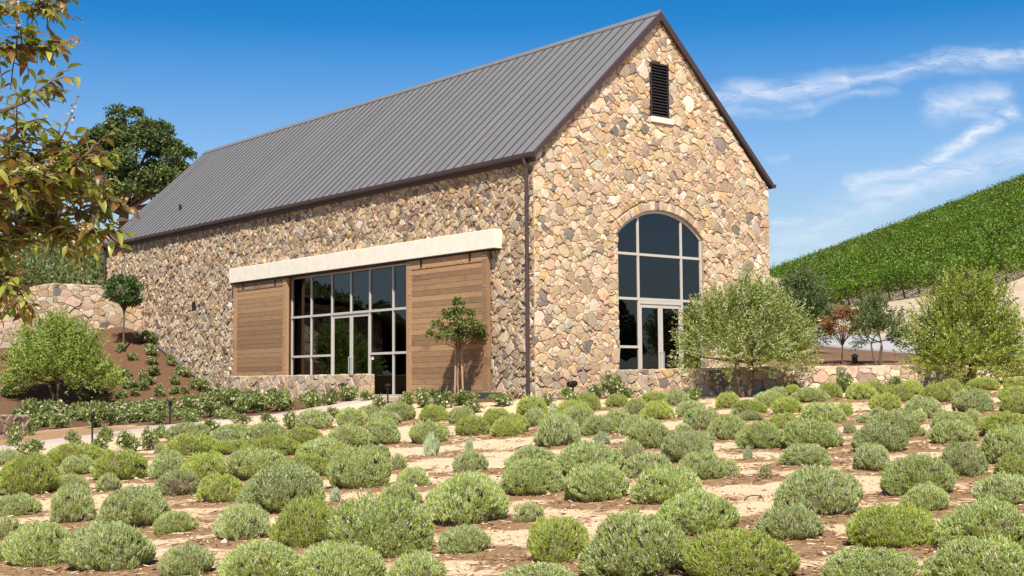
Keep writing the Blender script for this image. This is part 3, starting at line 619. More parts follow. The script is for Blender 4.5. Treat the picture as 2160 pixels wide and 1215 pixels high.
def put_stones(sets,limit,stuffname='small_stones'):
    """sets: list of (parent, stones). The largest `limit` become objects of their own."""
    allp=sorted([(s[0],k,i) for k,(par,st) in enumerate(sets) for i,s in enumerate(st)],reverse=True)
    single=set((k,i) for _,k,i in allp[:limit])
    for k,(par,st) in enumerate(sets):
        rest=MB()
        for i,(px,W,F,c) in enumerate(st):
            if (k,i) in single:
                cen=W[-1]; m=MB(); m.add([w_-cen for w_ in W],F,c); me=m.mesh('stone',STONE)
                o=link('stone',me,None,par,cen-par.matrix_world.translation if par.parent is None else cen)
            else: rest.add(W,F,c)
        if rest.v:
            o=rest.build(stuffname,STONE,par); o['kind']='stuff'
            if par.parent is None: o.location=-Vector(par.location)

# ================================================================== the building
W_,L_,HE,HR=9.3,28.7,6.4,10.92
bld=empty('winery_building',(0,0,0)); tag(bld,'large fieldstone barn-like building with grey standing-seam metal roof and arched gable window','building')
# ---- long wall backing (x from .03 to .38) with the glazed opening
OY0,OY1,OZ=5.3,13.04,3.98
m=MB(); X0,X1=.03,.38
m.box(X0,X1,.03,OY0,-.5,6.3); m.box(X0,X1,OY1,28.67,-.5,6.3); m.box(X0,X1,OY0,OY1,OZ,6.3)
lw=m.build('long_wall',MORTAR,bld)
# ---- gable wall backing with arched opening
AX0,AX1,ASP,AAP=2.95,6.37,4.52,5.22
half=(AX1-AX0)/2; rise=AAP-ASP; ar=(half*half+rise*rise)/(2*rise); acx=(AX0+AX1)/2; acz=AAP-ar
def arch_pts(n=18,dr=0.):
    a0=math.asin((half)/ar); return [(acx+(ar+dr)*math.sin(a0-2*a0*i/n),acz+(ar+dr)*math.cos(a0-2*a0*i/n)) for i in range(n+1)]   # right to left
m=MB(); Y0,Y1=.03,.38
m.box(.03,AX0,Y0,Y1,-.5,ASP); m.box(AX1,9.27,Y0,Y1,-.5,ASP)
ap=arch_pts()
for (p,q) in zip(ap[:-1],ap[1:]): m.prism([(q[0],q[1]),(p[0],p[1]),(p[0],6.3),(q[0],6.3)],'y',Y0,Y1)
m.box(.03,AX0,Y0,Y1,ASP,6.3); m.box(AX1,9.27,Y0,Y1,ASP,6.3)
VX0,VX1,VZ0,VZ1=4.29,5.02,7.90,9.45   # louvre
def rz(x): return 6.3+(HR-6.4)*(1-abs(x-4.65)/4.65)
m.prism([(.03,6.3),(VX0,6.3),(VX0,rz(VX0))],'y',Y0,Y1); m.prism([(VX1,6.3),(9.27,6.3),(VX1,rz(VX1))],'y',Y0,Y1)
m.box(VX0,VX1,Y0,Y1,6.3,VZ0); m.prism([(VX0,VZ1),(VX1,VZ1),(VX1,rz(VX1)),(4.65,rz(4.65)),(VX0,rz(VX0))],'y',Y0,Y1)
gw=m.build('gable_wall',MORTAR,bld)
m=MB(); m.box(9.0,9.27,.38,28.3,-.5,6.3); o=m.build('rear_long_wall',MORTAR,bld)
m=MB(); m.box(.03,9.27,28.4,28.67,-.5,6.3); m.prism([(.03,6.3),(9.27,6.3),(4.65,rz(4.65))],'y',28.4,28.67); o=m.build('rear_gable_wall',MORTAR,bld)
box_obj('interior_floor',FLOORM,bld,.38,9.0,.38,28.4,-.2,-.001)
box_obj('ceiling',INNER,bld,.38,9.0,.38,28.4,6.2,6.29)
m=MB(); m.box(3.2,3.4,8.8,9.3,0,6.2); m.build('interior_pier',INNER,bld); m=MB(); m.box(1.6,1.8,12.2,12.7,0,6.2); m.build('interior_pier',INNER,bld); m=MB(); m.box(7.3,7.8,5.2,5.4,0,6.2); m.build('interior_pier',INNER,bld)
# ---- stones
soil=lambda Y: max(-.1,.40*(Y-17.4)**2/(Y-16.9) if Y>17.4 else -.1)
RAD=[(.20,.05),(.15,.22),(.112,.65),(.085,1.7),(.064,2.7),(.049,2.2)]
lp=stone_cells([(-28.68,-.35),(-.02,-.35),(-.02,6.28),(-28.68,6.28)],[[(-OY1,-1),(-OY0,-1),(-OY0,OZ+.0),(-OY1,OZ+.0)],[(-20.30,3.18),(-19.92,3.18),(-19.92,3.5),(-20.30,3.5)]],RAD,3,1.02,
   skip=lambda u,v: v<soil(-u)-.35 or (1.95<-u<5.6 and v<3.8) or (12.8<-u<16.4 and v<3.8))
gout=[(-.045,-.35),(9.33,-.35),(9.33,6.28),(4.65,HR-.12),(-.045,6.28)]
VB=.27
arch_hole=[(AX0,-1),(AX1,-1)]+[(p[0],p[1]) for p in arch_pts(14)]; ring_hole=[(p[0],p[1]) for p in arch_pts(14,VB)]
gp=stone_cells(gout,[arch_hole,ring_hole,[(VX0,VZ0-.17),(VX1+.16,VZ0-.17),(VX1+.16,VZ0),(VX0,VZ0)],[(VX0,VZ0),(VX1,VZ0),(VX1,VZ1),(VX0,VZ1)],[(7.1,5.98),(7.8,5.98),(7.8,6.26),(7.1,6.26)]],[(.235,.10),(.18,.32),(.135,.75),(.10,1.7),(.074,2.5),(.055,2.2)],5,1.08)
RA=random.Random(8); a_e=math.asin(half/ar); aa=-a_e
while aa<a_e-.01:
    st=min(RA.uniform(.055,.095),a_e-aa); bb=aa+st; hh_=VB*RA.uniform(.8,1.0)
    P_=lambda a,r:(acx+r*math.sin(a),acz+r*math.cos(a))
    gp.append([P_(aa,ar+.004),P_(aa,ar+hh_),P_(bb,ar+hh_),P_(bb,ar+.004)][::-1]); aa=bb
gp.append([(7.11,5.99),(7.79,5.99),(7.79,6.25),(7.11,6.25)])
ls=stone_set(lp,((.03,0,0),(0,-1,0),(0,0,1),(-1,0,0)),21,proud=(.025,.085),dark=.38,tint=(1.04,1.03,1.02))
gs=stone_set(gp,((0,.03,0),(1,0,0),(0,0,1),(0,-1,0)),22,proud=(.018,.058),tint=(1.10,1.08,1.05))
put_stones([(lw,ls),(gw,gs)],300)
box_obj('wall_vent',BLACKM,bld,.02,.031,19.93,20.29,3.19,3.49)
# ---- roof: panels with raised seams
roof=empty('roof',(0,0,0)); roof.parent=bld
sl=Vector((W_/2+.12,0,HR-HE)); SL=sl.length; sdir=sl.normalized(); snor=Vector((-sdir.z,0,sdir.x))
NP=65; pw=(L_+.2)/NP
def panel_mesh():
    m=MB(); s0,s1=0,SL
    def P(s,y,n): return Vector((-.12,0,HE))+sdir*s+snor*n+Vector((0,y,0))
    prof=[(0.004,.012),(pw*.3,.012),(pw*.34,.016),(pw*.38,.012),(pw*.64,.012),(pw*.68,.016),(pw*.72,.012),(pw-.004,.012)]
    V=[P(s,y,n) for s in (s0,s1) for y,n in prof]+[P(s,y,-.03) for s in (s0,s1) for y in (0.004,pw-.004)]
    k=len(prof); F=[(i,i+1,k+i+1,k+i) for i in range(k-1)]
    F+= [tuple([2*k]+list(range(0,k))+[2*k+1])[::-1]]; F+=[(2*k,2*k+1,2*k+3,2*k+2)]
    m.add(V,F); return m.mesh('roof_panel',ROOF)
pm=panel_mesh()
for i in range(NP): link('roof_panel',pm,None,roof,(0,-.1+i*pw,0))
SEAM=simple('seam_metal',(.075,.064,.060),.6,.1,.3,.1,4)
def seam_mesh():
    m=MB()
    def P(s,y,n): return Vector((-.12,0,HE))+sdir*s+snor*n+Vector((0,y,0))
    prof=[(-.009,.0),(-.009,.042),(.009,.042),(.009,.0)]; V=[P(s,y,n) for s in (-.01,SL-.02) for y,n in prof]
    m.add(V,[(0,1,5,4),(1,2,6,5),(2,3,7,6),(3,0,4,7),(3,2,1,0),(4,5,6,7)]); return m.mesh('seam',SEAM)
smm=seam_mesh()
for i in range(1,NP): link('seam',smm,None,roof,(0,-.1+i*pw,0))
m=MB(); m.prism([(W_+.12,HE+.01),(W_/2,HR+.012),(W_/2,HR-.03),(W_+.12,HE-.03)],'y',-.1,L_+.1); m.build('far_slope',ROOF,roof)
m=MB(); m.prism([(W_/2-.13,HR-.085),(W_/2,HR+.055),(W_/2+.13,HR-.085),(W_/2+.13,HR-.055),(W_/2,HR+.085),(W_/2-.13,HR-.055)],'y',-.13,L_+.13); m.build('ridge_cap',ROOF,roof)
for k,(ya,yb) in enumerate(((-.135,-.06),(L_+.06,L_+.135))):
    for sx in (-1,1):
        x=lambda t: W_/2+sx*t
        m=MB(); a=W_/2+.13; dn=.17
        m.prism([(x(a),HE-.012+.03),(x(0),HR+.03),(x(0),HR-dn*1.42+.03),(x(a-.0),HE-dn*1.0+.03)],'y',ya,yb); m.build('rake_trim',TRIM,roof,bevel=.004)
m=MB(); m.prism([(-.25,HE-.01),(-.25,HE-.10),(-.21,HE-.14),(-.12,HE-.14),(-.12,HE-.01),(-.14,HE-.01),(-.14,HE-.12),(-.20,HE-.12),(-.235,HE-.09),(-.235,HE-.01)],'y',-.13,L_+.13); m.build('gutter',TRIM,roof)
box_obj('fascia',TRIM,roof,-.118,-.03,-.05,L_+.05,HE-.24,HE-.035)
m=MB(); m.prism([(W_+.25,HE-.01),(W_+.25,HE-.12),(W_+.12,HE-.14),(W_+.12,HE-.01)],'y',-.13,L_+.13); m.build('gutter',TRIM,roof)
m=MB(); vx=.95; vz=HE+(vx+.12)*sdir.z/sdir.x; m.tube([(vx,23.4,vz-.1),(vx,23.4,vz+.22)],.05,8); m.tube([(vx,23.4,vz+.2),(vx,23.4,vz+.24)],.07,8); m.build('roof_vent',BLACKM,roof)
def downpipe(y,z0):
    m=MB(); m.tube([(-.19,y,HE-.10),(-.17,y,HE-.26),(-.115,y,HE-.40),(-.115,y,z0)],.055,10)
    for z in (5.2,3.6,2.0):
        if z>z0: m.tube([(-.115,y,z),(-.115,y,z+.05)],.066,10); m.box(-.11,.03,y-.012,y+.012,z,z+.05)
    m.build('downpipe',TRIM,bld,smooth=False)
downpipe(.24,-.08); downpipe(28.45,3.9)
# ---- lintel beam
LX0=-.30
m=MB(); m.box(LX0,.028,1.41,16.66,3.99,4.51); m.build('lintel_beam',LINTEL,bld,bevel=.012)
box_obj('door_track',BLACKM,bld,-.27,.02,1.5,16.6,3.945,3.988)
# ---- sliding doors
def sliding_door(y0,y1,label):
    d=empty('sliding_door',(0,0,0)); d.parent=bld; d['label']=label
    xf,xb=-.20,-.09; z0,z1=.045,3.94; sw=.24; tr=.26
    box_obj('stile',WOOD,d,xf,xb,y0,y0+sw,z0,z1,.004); box_obj('stile',WOOD,d,xf,xb,y1-sw,y1,z0,z1,.004)
    box_obj('top_rail',WOOD,d,xf+.002,xb,y0+sw+.003,y1-sw-.003,z1-tr,z1-.002,.004)
    box_obj('bottom_rail',WOOD,d,xf+.002,xb,y0+sw+.003,y1-sw-.003,z0,z0+.14,.004)
    pm_=None; ph=.158; zz=z0+.145; k=0
    unit=MB(); unit.box(-.035,.035,-.5,.5,-.5,.5); ume=unit.mesh('plank',WOOD)
    n=int(round((z1-tr-zz)/ph)); ph=(z1-tr-.004-zz)/n
    for i in range(n):
        o=link('plank',ume,None,d,(xf+.055+random.uniform(-.002,.002),(y0+y1)/2,zz+ph*(i+.5))); o.scale=(1,(y1-y0)-2*sw-.008,ph-.007)
    bm_=MB(); bm_.tube([(-.012,0,0),(.012,0,0)],[.02,.024],10); bme=bm_.mesh('bolt',STEEL)
    bp=[]
    for ys in (y0+sw/2,y1-sw/2):
        for zq in (z1-.10,z1-.19): bp+= [(ys-.05,zq),(ys+.05,zq)]
        for zq in (3.0,2.0,1.1): bp.append((ys,zq))
        for zq in (z0+.09,): bp+= [(ys-.05,zq),(ys+.05,zq)]
    for f in (.28,.34,.5,.66,.72): bp.append((y0+(y1-y0)*f,z1-tr+.06 if f!=.5 else z1-.08))
    for (yy,zq) in bp: link('bolt',bme,None,d,(xf-.008,yy,zq))
    sm=MB(); sm.box(-.008,.012,-.035,.035,-.13,.13); sme=sm.mesh('hanger_strap',BLACKM)
    for f in (.2,.8): link('hanger_strap',sme,None,d,(xf-.011,y0+(y1-y0)*f,z1-.08))
sliding_door(12.72,16.52,'wooden sliding door half hidden behind the low stone wall'); sliding_door(1.82,5.68,'wooden sliding door behind the staked young tree')
# ---- storefront glazing
def bar(name,par,mat,*b): return box_obj(name,mat,par,*b)
gx0,gx1=.10,.20
ys=[12.90,11.63,10.34,9.2,8.11,6.83,5.42]; FWD=.048
sf=empty('glazed_front'); sf.parent=bld
for z in (2.615,): bar('mullion',sf,FRAME,gx0,gx1,5.40,12.97,z-.035,z+.035)
bar('mullion',sf,FRAME,gx0,gx1,5.40,12.97,3.90,3.975); 
for i,y in enumerate(ys):
    for (za,zb) in ((2.652,3.898),(0.0,2.578)):
        if i==3 and za<1: continue
        bar('mullion',sf,FRAME,gx0+.002,gx1-.002,y-FWD/2,y+FWD/2,za,zb)
for (ya,yb) in ((10.37,11.6),(11.66,12.87),(6.86,8.08),(5.45,6.8)):
    bar('mullion',sf,FRAME,gx0+.001,gx1-.001,ya,yb,1.265,1.335); bar('mullion',sf,FRAME,gx0+.001,gx1-.001,ya,yb,.004,.06)
def pane(par,b):
    o=box_obj('pane',GLASS,par,*b); return o
for i in range(6): 
    ya,yb=ys[i+1]+FWD/2,ys[i]-FWD/2
    bx_=lambda za,zb:(.148,.154,ya,yb,za,zb)
    pane(sf,bx_(2.65,3.9))
    if i not in (2,3): pane(sf,bx_(1.335,2.58)); pane(sf,bx_(.06,1.265))
bar('jamb',sf,WOOD,.02,.30,12.975,13.035,0,3.98)
def glass_door(parent,p0,p1,axis_,plane,ztop,handle_side,name='glass_door'):
    # p0..p1 along the wall; axis_ 'y' (long wall, plane is x) or 'x' (gable, plane is y)
    d=empty(name); d.parent=parent
    def bx(a,b,c,e,z0,z1): return (a,b,c,e,z0,z1) if axis_=='y' else (c,e,a,b,z0,z1)
    t0,t1=plane-.022,plane+.022
    box_obj('stile',FRAME,d,*bx(t0,t1,p0,p0+.08,.01,ztop)); box_obj('stile',FRAME,d,*bx(t0,t1,p1-.08,p1,.01,ztop))
    box_obj('rail',FRAME,d,*bx(t0+.001,t1-.001,p0+.082,p1-.082,ztop-.10,ztop)); box_obj('rail',FRAME,d,*bx(t0+.001,t1-.001,p0+.082,p1-.082,.01,.24))
    box_obj('pane',GLASS,d,*bx(plane-.003,plane+.003,p0+.083,p1-.083,.242,ztop-.102))
    hp=p0+.05 if handle_side<0 else p1-.05
    m=MB()
    q=(lambda o,z:(plane-.08+o,hp,z)) if axis_=='y' else (lambda o,z:(hp,plane-.08+o,z))
    m.tube([q(.06,.72),q(0,.72),q(0,1.22),q(.06,1.22)],.014,7); m.build('handle',STEEL,d)
    return d
glass_door(sf,9.205,10.31,'y',.15,2.575,-1); glass_door(sf,8.14,9.195,'y',.15,2.575,1)
m=MB(); m.box(.140,.146,7.93,8.05,1.12,1.22); m.build('notice_sticker',simple('sticker_white',(.7,.74,.85),.5),sf)
# ---- arched gable window
gwn=empty('arched_window'); gwn.parent=bld
gy0,gy1=.075,.165
m=MB(); inn=arch_pts(18,-.075); outp=arch_pts(18,-.0)
for i in range(18): m.prism([inn[i+1],inn[i],outp[i],outp[i+1]],'y',gy0,gy1)
m.box(AX0,AX0+.065,gy0,gy1,0,inn[-1][1]); m.box(AX1-.065,AX1,gy0,gy1,0,inn[0][1]); m.build('frame',FRAME,gwn)
def arch_z(x,dr=-.075): return acz+math.sqrt((ar+dr)**2-(x-acx)**2)
VX=(3.80,5.53)
for z in (3.94,2.69): bar('mullion',gwn,FRAME,AX0+.066,AX1-.066,gy0+.003,gy1-.003,z-.035,z+.035)
for x in VX:
    for za,zb in ((3.977,arch_z(x)+.01),(2.727,3.903),(0,2.653)): bar('mullion',gwn,FRAME,x-.032,x+.032,gy0+.002,gy1-.002,za,zb)
for xa,xb in ((AX0+.066,VX[0]-.033),(VX[1]+.033,AX1-.066)):
    bar('mullion',gwn,FRAME,xa,xb,gy0+.004,gy1-.004,1.315,1.385)
bar('mullion',gwn,FRAME,VX[0]+.033,VX[1]-.033,gy0+.004,gy1-.004,2.56,2.652)
xs=[AX0+.06,VX[0]-.03,VX[0]+.03,VX[1]-.03,VX[1]+.03,AX1-.06]
for k in range(3):
    xa,xb=xs[2*k],xs[2*k+1]
    for za,zb in ((2.72,3.91),(1.38,2.66),(.0,1.32)):
        if k==1 and za<2: continue
        box_obj('pane',GLASS,gwn,xa,xb,.118,.124,za,zb)
    m=MB(); top=[(xb+(xa-xb)*i/8,arch_z(xb+(xa-xb)*i/8)+.01) for i in range(9)]
    m.prism([(xa,3.97),(xb,3.97)]+top,'y',.118,.124); m.build('pane',GLASS,gwn)
glass_door(gwn,VX[0]+.04,4.658,'x',.12,2.555,1); glass_door(gwn,4.672,VX[1]-.04,'x',.12,2.555,-1)
# ---- louvre
lv=empty('louver'); lv.parent=bld
m=MB(); m.box(VX0,VX0+.04,-.03,.1,VZ0,VZ1); m.box(VX1-.04,VX1,-.03,.1,VZ0,VZ1); m.box(VX0+.041,VX1-.041,-.03,.1,VZ1-.04,VZ1); m.box(VX0+.041,VX1-.041,-.03,.1,VZ0,VZ0+.03); m.build('frame',LOUVER,lv)
sm=MB(); sm.add([(-.325,-.02,-.035),(.325,-.02,-.035),(.325,.09,.045),(-.325,.09,.045),(-.325,-.02,-.022),(.325,-.02,-.022),(.325,.09,.058),(-.325,.09,.058)],[(0,1,2,3)[::-1],(4,5,6,7),(0,1,5,4),(1,2,6,5),(2,3,7,6),(3,0,4,7)]); sme=sm.mesh('slat',LOUVER)
for i in range(17): link('slat',sme,None,lv,((VX0+VX1)/2,0,VZ0+.075+i*.0868))
box_obj('backing',BLACKM,lv,VX0,VX1,.13,.16,VZ0,VZ1)
m=MB(); m.box(VX0,VX1+.155,-.06,.05,VZ0-.165,VZ0-.004); m.build('sill',LINTEL,bld,bevel=.006)
# ---- flood light spike at the gable foot
# ================================================================== low walls
def stone_wall(name,pts,label,cat,top,bot,thick,seed,limit,radii,both=False,aniso=1.3,group=None,tint=(1,1,1),dark=0.):
    """pts: polyline of the FRONT face running so that the front is on the right-hand side when walking (normal = (dy,-dx))"""
    root=empty(name,(pts[0][0],pts[0][1],0)); tag(root,label,cat,group); bpy.context.view_layer.update()
    sets=[]
    core=MB(); off=Vector((pts[0][0],pts[0][1],0))
    for i,((x0,y0),(x1,y1)) in enumerate(zip(pts[:-1],pts[1:])):
        t=Vector((x1-x0,y1-y0,0)); Ln=t.length; t.normalize(); n=Vector((t.y,-t.x,0))
        tp=top if isinstance(top,(int,float)) else None
        za,zb=(tp,tp) if tp is not None else (top[i],top[i+1]); ba,bb_=(bot,bot) if isinstance(bot,(int,float)) else (bot[i],bot[i+1])
        A0=Vector((x0,y0,0))-off; B0=Vector((x1,y1,0))-off; k=n*(-thick); e=n*(-.03)
        V=[A0+e+Vector((0,0,ba)),B0+e+Vector((0,0,bb_)),B0+e+Vector((0,0,zb-.03)),A0+e+Vector((0,0,za-.03)),A0+k+Vector((0,0,ba)),B0+k+Vector((0,0,bb_)),B0+k+Vector((0,0,zb-.03)),A0+k+Vector((0,0,za-.03))]
        core.add(V,[(0,1,2,3),(5,4,7,6),(3,2,6,7),(0,4,5,1),(0,3,7,4),(1,5,6,2)])
        cells=stone_cells([(0,ba),(Ln,bb_),(Ln,zb),(0,za)],[],radii,seed+i,aniso)
        sets+=stone_set(cells,((x0,y0,0)-Vector((0,0,0))+n*(-.03) if False else Vector((x0,y0,0))+n*(-.03),t,(0,0,1),n),seed+40+i,tint=tint,dark=dark)
        # top stones
        cells=stone_cells([(0,-thick),(Ln,-thick),(Ln,.0),(0,.0)],[],radii,seed+70+i,1.1)
        slope=(zb-za)/Ln; tt=Vector((t.x,t.y,slope))
        sets+=stone_set(cells,(Vector((x0,y0,za-.03)),tt,n,Vector((0,0,1))),seed+90+i,proud=(.02,.035),tint=tint)
    for ends in (0,1):
        (xe,ye),(xo,yo)=(pts[-1],pts[-2]) if ends else (pts[0],pts[1])
        t=Vector((xe-xo,ye-yo,0)).normalized(); zt=(top if isinstance(top,(int,float)) else top[-1 if ends else 0]); bt=(bot if isinstance(bot,(int,float)) else bot[-1 if ends else 0])
        n=t; u=Vector((-t.y,t.x,0)); tw=Vector((pts[1][0]-pts[0][0],pts[1][1]-pts[0][1],0)).normalized() if not ends else Vector((pts[-1][0]-pts[-2][0],pts[-1][1]-pts[-2][1],0)).normalized()
        fn=Vector((tw.y,-tw.x,0)); s=1 if u.dot(fn)>0 else -1
        lo,hi=((-thick,0) if s>0 else (0,thick))
        cells=stone_cells([(lo,bt),(hi,bt),(hi,zt),(lo,zt)],[],radii,seed+60+ends,1.0)
        sets+=stone_set(cells,(Vector((xe,ye,0))-n*.028,u,(0,0,1),n),seed+65+ends,proud=(.03,.05),tint=tint)
    core.build('wall_core',MORTAR,root)
    put_stones([(root,sets)],limit)
    return root
RW=[(.20,.25),(.16,.7),(.125,1.5),(.095,2.6),(.07,3)]
stone_wall('low_wall',[(-1.62,14.2),(-1.62,5.83)][::-1][::-1],'low pale fieldstone wall in front of the glass entrance and left sliding door','wall',.66,-.45,.42,310,300,RW)
C=(2.2,-3.9); e1=(C[0]+FY*5.3,C[1]-FX*5.3); e2=(e1[0]+FY*8,e1[1]-FX*8+1.2)
stone_wall('terrace_wall',[(2.2,.02),C,e1,e2],'long low fieldstone terrace wall running from the gable behind the olive trees','wall',[.70,.71,.75,.60],[-.35,-.2,-.1,.0],.4,350,300,RW)
stone_wall('retaining_wall',[(-12.5,26.6),(-6.4,25.6),(-4.6,25.0),(-3.6,24.85),(0.02,24.85)],'tall fieldstone retaining wall joining the far end of the building','wall',[3.9,4.1,4.2,4.38,4.36],[-.2,.0,.5,.8,1.2],.4,390,300,[(.22,.25),(.18,.7),(.14,1.6),(.105,2.4),(.075,2.5)],aniso=1.5)
P0=(-10.35,7.9); stone_wall('garden_wall',[(-12.6,6.6),P0],'short grey-brown stone garden wall beside the footpath','wall',[-.28,-.36],[-1.4,-1.3],.55,430,300,[(.17,.5),(.13,1.5),(.1,2.5),(.075,3)],tint=(.75,.75,.75),aniso=.8)

# ================================================================== foliage tools
def unit(v): return v/np.maximum(np.linalg.norm(v,axis=-1,keepdims=True),1e-9)
def kites(P,D,L,W,C,fold=.25,rg=rng):
    """leaf blades: P base points, D directions, L lengths, W widths, C colours"""
    n=len(P); D=unit(D); S=unit(np.cross(D,rg.normal(size=(n,3)))); Nn=np.cross(D,S)
    L=np.broadcast_to(np.asarray(L,float).reshape(-1,1),(n,1)); W=np.broadcast_to(np.asarray(W,float).reshape(-1,1),(n,1))
    mid=P+D*L*.45; V=np.stack([P,mid+S*W*.5+Nn*W*fold,P+D*L,mid-S*W*.5+Nn*W*fold],1).reshape(-1,3)
    F=np.arange(4*n).reshape(n,4); return V,F,np.asarray(C,float)
def cat(parts):
    V=[];F=[];C=[];b=0
    for v,f,c in parts:
        V.append(v);F.append(f+b);C.append(c);b+=len(v)
    return np.concatenate(V),np.concatenate(F),np.concatenate(C)
def pick(cols,n,jit=.15,rg=rng,w=None):
    cols=np.asarray(cols,float); p=None if w is None else np.asarray(w,float)/sum(w)
    i=rg.choice(len(cols),n,p=p); return np.clip(cols[i]*rg.uniform(1-jit,1+jit,(n,1))*rg.uniform(.96,1.04,(n,3)),0,1)
def sph(n,rg=rng): return unit(rg.normal(size=(n,3)))
# ================================================================== lavender
LC={'g':([(.40,.44,.25),(.33,.37,.12),(.58,.60,.45),(.28,.32,.06),(.40,.40,.11)],[3,3,3,2,1]),
    'm':([(.37,.42,.12),(.45,.48,.27),(.30,.37,.07),(.60,.62,.46),(.44,.43,.13)],[3,2.6,2.6,2.2,1]),
    'y':([(.42,.45,.10),(.34,.40,.085),(.51,.51,.16),(.47,.50,.29),(.27,.33,.06)],[3,3,2,1.6,1]),
    't':([(.42,.47,.36),(.52,.56,.46),(.31,.36,.20)],[3,2,1]),
    'w':([(.36,.33,.13),(.25,.28,.08),(.42,.33,.20)],[2,2,2])}
def lav_mesh(kind,nsp,seed,size=1.0):
    """sprigs grouped in tufts over a lumpy dome"""
    rg=np.random.default_rng(seed); per=6; nc=max(24,nsp//per); n=nc*per
    z0=rg.uniform(-.5,1,nc); p0=rg.uniform(0,2*np.pi,nc); s0=np.sqrt(np.maximum(1-z0*z0,0)); cn=np.stack([s0*np.cos(p0),s0*np.sin(p0),z0],1)
    cr=1-rg.beta(1.1,4,nc)*.15+rg.normal(size=nc)*.012; ci=np.repeat(np.arange(nc),per)
    nrm=unit(cn[ci]+rg.normal(size=(n,3))*(1.15/math.sqrt(nc))); ph=np.arctan2(nrm[:,1],nrm[:,0]); z=nrm[:,2]
    k=rg.uniform(0,6.28,6); rad=(1+.075*np.sin(3*ph+k[0])+.05*np.sin(5*ph+4*z+k[1])+.06*np.sin(4*z+2*ph+k[2])+.05*np.sin(2*ph+k[4])+.03*np.sin(9*ph+7*z+k[3]))*cr[ci]*(1-rg.beta(1.2,4,n)*.16)
    P=nrm*rad[:,None]; P[:,2]=np.where(P[:,2]>0,.30+P[:,2]*.66,.30+P[:,2]*.50)
    up=np.array([0,0,1.]); cd_=unit(cn*.50+up*rg.uniform(.55,1.05,(nc,1))+rg.normal(size=(nc,3))*.13)
    D=unit(cd_[ci]+rg.normal(size=(n,3))*.15); L=rg.uniform(.10,.18,n)*size; P=P-D*L[:,None]*.5
    cols,w_=LC[kind]; base=pick(cols,nc,.12,rg,w_)[ci]; own=pick(cols,n,.18,rg,w_); C=(base*.4+own*.6)*np.array([1.10,1.11,.96])
    if kind=='g' and seed==99:   # dead patch
        dd=np.exp(-((nrm-np.array([-.1,-.9,.1]))**2).sum(1)*3); kk=rg.random(n)<dd*1.1; C[kk]=pick([(.40,.32,.26),(.30,.23,.18)],kk.sum(),.2,rg)
    dry=rg.random(n)<.02; C[dry]=pick([(.42,.30,.16)],dry.sum(),.2,rg)
    sv=rg.random(n)<{'g':.34,'m':.22,'y':.08}.get(kind,.2); CM_=C*1.08; CM_[sv]=pick([(.62,.65,.51),(.55,.59,.44)],sv.sum(),.12,rg)
    parts=[kites(P,D,L,.024*size,CM_,.3,rg)]
    for q in (.15,.4,.62):
        D2=unit(D+rg.normal(size=(n,3))*.40); parts.append(kites(P+D*(L*q)[:,None],D2,L*.5,.020*size,C*rg.uniform(.86,1.16,(n,1)),.3,rg))
    V,F,C=cat(parts); V[:,2]=np.maximum(V[:,2],.0)
    return np_mesh('foliage',V,F,C,LAVM)
def lump_dome(seed,r=.80,zs=.56,zc=.26):  # solid dome for the woody stems, added as dark fill that blocks light
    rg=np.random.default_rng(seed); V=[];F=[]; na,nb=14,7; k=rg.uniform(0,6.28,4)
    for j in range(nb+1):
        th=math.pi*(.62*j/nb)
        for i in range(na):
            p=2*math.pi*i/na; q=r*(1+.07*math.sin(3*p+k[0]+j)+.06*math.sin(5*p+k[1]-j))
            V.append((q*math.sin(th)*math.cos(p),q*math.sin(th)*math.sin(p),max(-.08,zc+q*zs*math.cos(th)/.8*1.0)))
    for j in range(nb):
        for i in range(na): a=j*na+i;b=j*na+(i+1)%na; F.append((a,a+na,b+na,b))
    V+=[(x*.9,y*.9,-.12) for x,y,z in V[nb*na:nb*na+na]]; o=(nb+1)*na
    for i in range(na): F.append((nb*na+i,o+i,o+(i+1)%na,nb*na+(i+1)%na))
    return np_mesh('woody_fill',V,F,None,CORE,True)
LM={}
for kd in 'gmy':
    LM[kd,'big']=[lav_mesh(kd,6600,s,.92) for s in (1,2,3,4)]; LM[kd,'mid']=[lav_mesh(kd,3000,s,1.12) for s in (11,12,13,14)]; LM[kd,'small']=[lav_mesh(kd,650,s,1.7) for s in (21,22)]
LM['t','small']=[lav_mesh('t',420,s,3.2) for s in (31,32)]; LM['w','small']=[lav_mesh('w',300,41,3.0)]; LM['d','mid']=[lav_mesh('g',2600,99,1.1)]
CM=[lump_dome(s,.76) for s in (1,2,3)]
LN={'g':'grey-green','m':'two-toned green','y':'yellow-green'}
